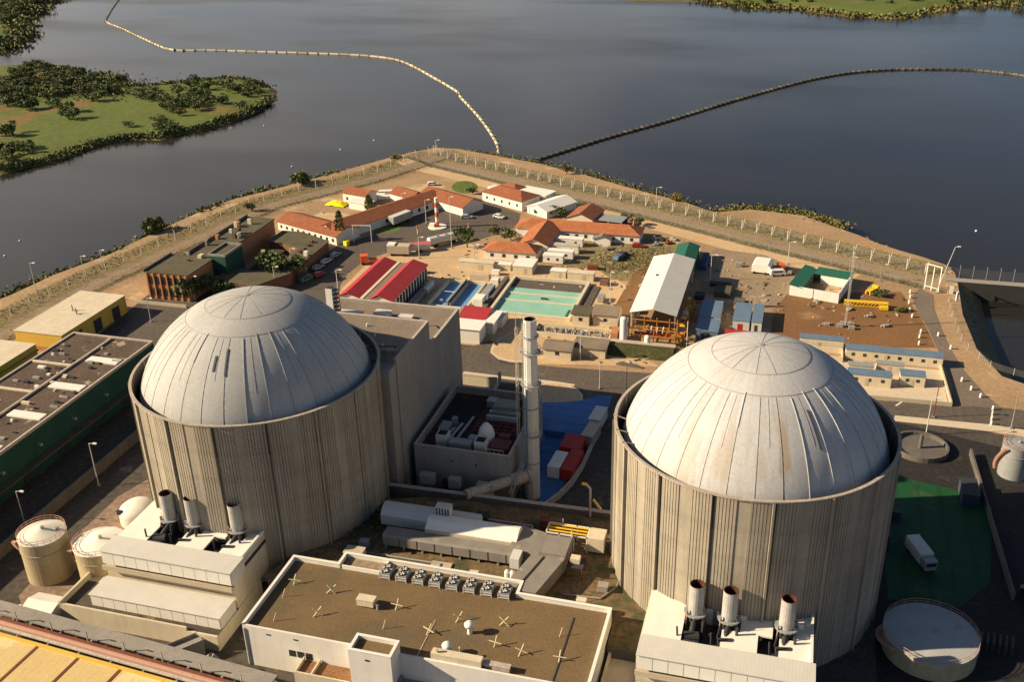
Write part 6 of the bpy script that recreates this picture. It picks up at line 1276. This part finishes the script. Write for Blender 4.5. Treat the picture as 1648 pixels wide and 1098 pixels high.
for lab, x, y, l, d_, h, mt in (('cream crate pair on sand behind red halls, left one',-113,264,2.2,1.6,1.3,m_cream),('grey crate on sand behind red halls, right one',-108.5,265.5,2.6,1.8,1.5,m_conc2),('white box on the sand between basins and vented block',-85.5,269.4,2.2,1.4,1.4,m_white),('brown crate at far right corner of turquoise basin',-52.5,268.5,2.4,2.0,1.4,m_brick),
    ('grey machine on the sand right of turquoise basin',-50.8,256.5,1.8,2.6,1.5,m_steel),('pale pallet on the sand right of turquoise basin',-46.6,251.0,2.2,1.6,.6,m_beige),('white tank box beside cream gabled hut',-41.6,242.8,1.5,1.8,1.6,m_white),('dark cabinet at left wall of pale shed',-40.2,250,1.4,2.4,1.6,m_dsteel),
    ('rusty skip on dry grass below site cabins',-58.5,279.5,3.2,1.8,1.2,m_rust),('beige crate below the grey gable hut',-57.5,296.8,1.8,1.6,1.1,m_beige),('grey crate on gravel left of white trailer',-15.6,291.5,1.8,1.4,1.2,m_conc2),('orange machine behind the white pickup',-3.5,291.8,2.4,1.8,1.6,m_orangep),('dark machine right of the orange machine',1.0,289.2,3.2,1.6,1.4,m_dsteel),
    ('white crate at left end of the rock trough',-66.4,233.4,1.8,1.6,1.3,m_white),('cream crate between small red roof and basin',-79.6,238.4,2.0,1.6,1.5,m_cream),('grey drum rack beside speckled-roof hut',-60.2,220.4,1.6,2.2,1.2,m_steel)):
    t = T('yard_crate', lab, 'crate', (x,y,.02), rg.uniform(-.15,.15)); MB().box(0,l,0,d_,.1,h).obj('body', mt, t, bevel=.06); MB().box(-.04,l+.04,-.04,d_+.04,h,h+.08).obj('lid', mt, t); MB().box(.1,.3,0,d_,0,.1).box(l-.3,l-.1,0,d_,0,.1).obj('skids', m_roofo, t)

# dry tufts on the verges
leafband('dry_tufts', [(x, y) for x, y, a in along(NE, 6, -3)], 2600, .22, .5, (m_leaf3,m_leaf3,m_leaf2), 2.2, 21, 0)
leafband('dry_tufts', [(x, y) for x, y, a in along(NE, 6, 10.4)], 1500, .2, .4, (m_leaf3,m_leaf2), 1.0, 22, 0)
leafband('dry_tufts', [(x, y) for x, y, a in along(NW, 6, -3)], 2400, .24, .6, (m_leaf3,m_leaf2,m_leaf3), 2.0, 23, 0)
leafband('dry_tufts', [(x, y) for x, y, a in along(NW, 6, 10.4)], 1500, .2, .4, (m_leaf3,m_leaf2), 1.2, 24, 0)
leafband('dry_tufts', [(-57,287),(-50,292),(-44,300),(-50,281),(-40,292),(-36,300)], 1800, .2, .3, (m_leaf3,m_leaf3,m_leaf2), 3.5, 25, 0)
for lab, x, y, l, d_, h, mt in (('grey pump box on the terrace left of ribbed duct',-67.5,130.5,1.6,1.2,1.2,m_steel),('cream box on terrace in front of twin sloping ducts',-46.2,127.0,1.4,1.2,1.0,m_cream),('dark box on terrace behind the pale air duct',-50,142.6,2.2,1.6,1.4,m_dsteel),('rusty frame box beside the yellow pipe manifold',-38.2,143.2,1.6,1.6,2.0,m_rust),('grey box on the terrace at foot of right reactor',-24.8,129.0,1.6,1.4,1.2,m_conc2)):
    t = T('equipment_box', lab, 'box', (x,y,5), rg.uniform(-.1,.1)); MB().box(0,l,0,d_,.1,h).obj('body', mt, t, bevel=.05); MB().box(-.05,l+.05,-.05,d_+.05,h,h+.08).obj('lid', mt, t); MB().box(.1,.25,0,d_,0,.1).box(l-.25,l-.1,0,d_,0,.1).obj('skids', m_dsteel, t)
for k, (pts, lab) in enumerate(((((-66,129.2,5.3),(-52,129.4,5.3),(-52,126.5,5.3),(-45,126.5,5.3)),'thin grey pipe run on terrace in front of the ribbed duct'),(((-48,143.5,5.4),(-39.5,143.5,5.4),(-39.5,139,5.4),(-36.5,139,6.5)),'thin pipe run from behind pale duct to yellow manifold'),(((-30,127,5.2),(-24,127.5,5.2),(-22,131,5.2),(-21.5,138,5.2)),'thin pipe on the terrace curving round foot of right reactor'))):
    solo('pipe_run', MB().path(list(pts), .16, 7), (m_steel,m_coping,m_conc2)[k], lab, 'pipe')
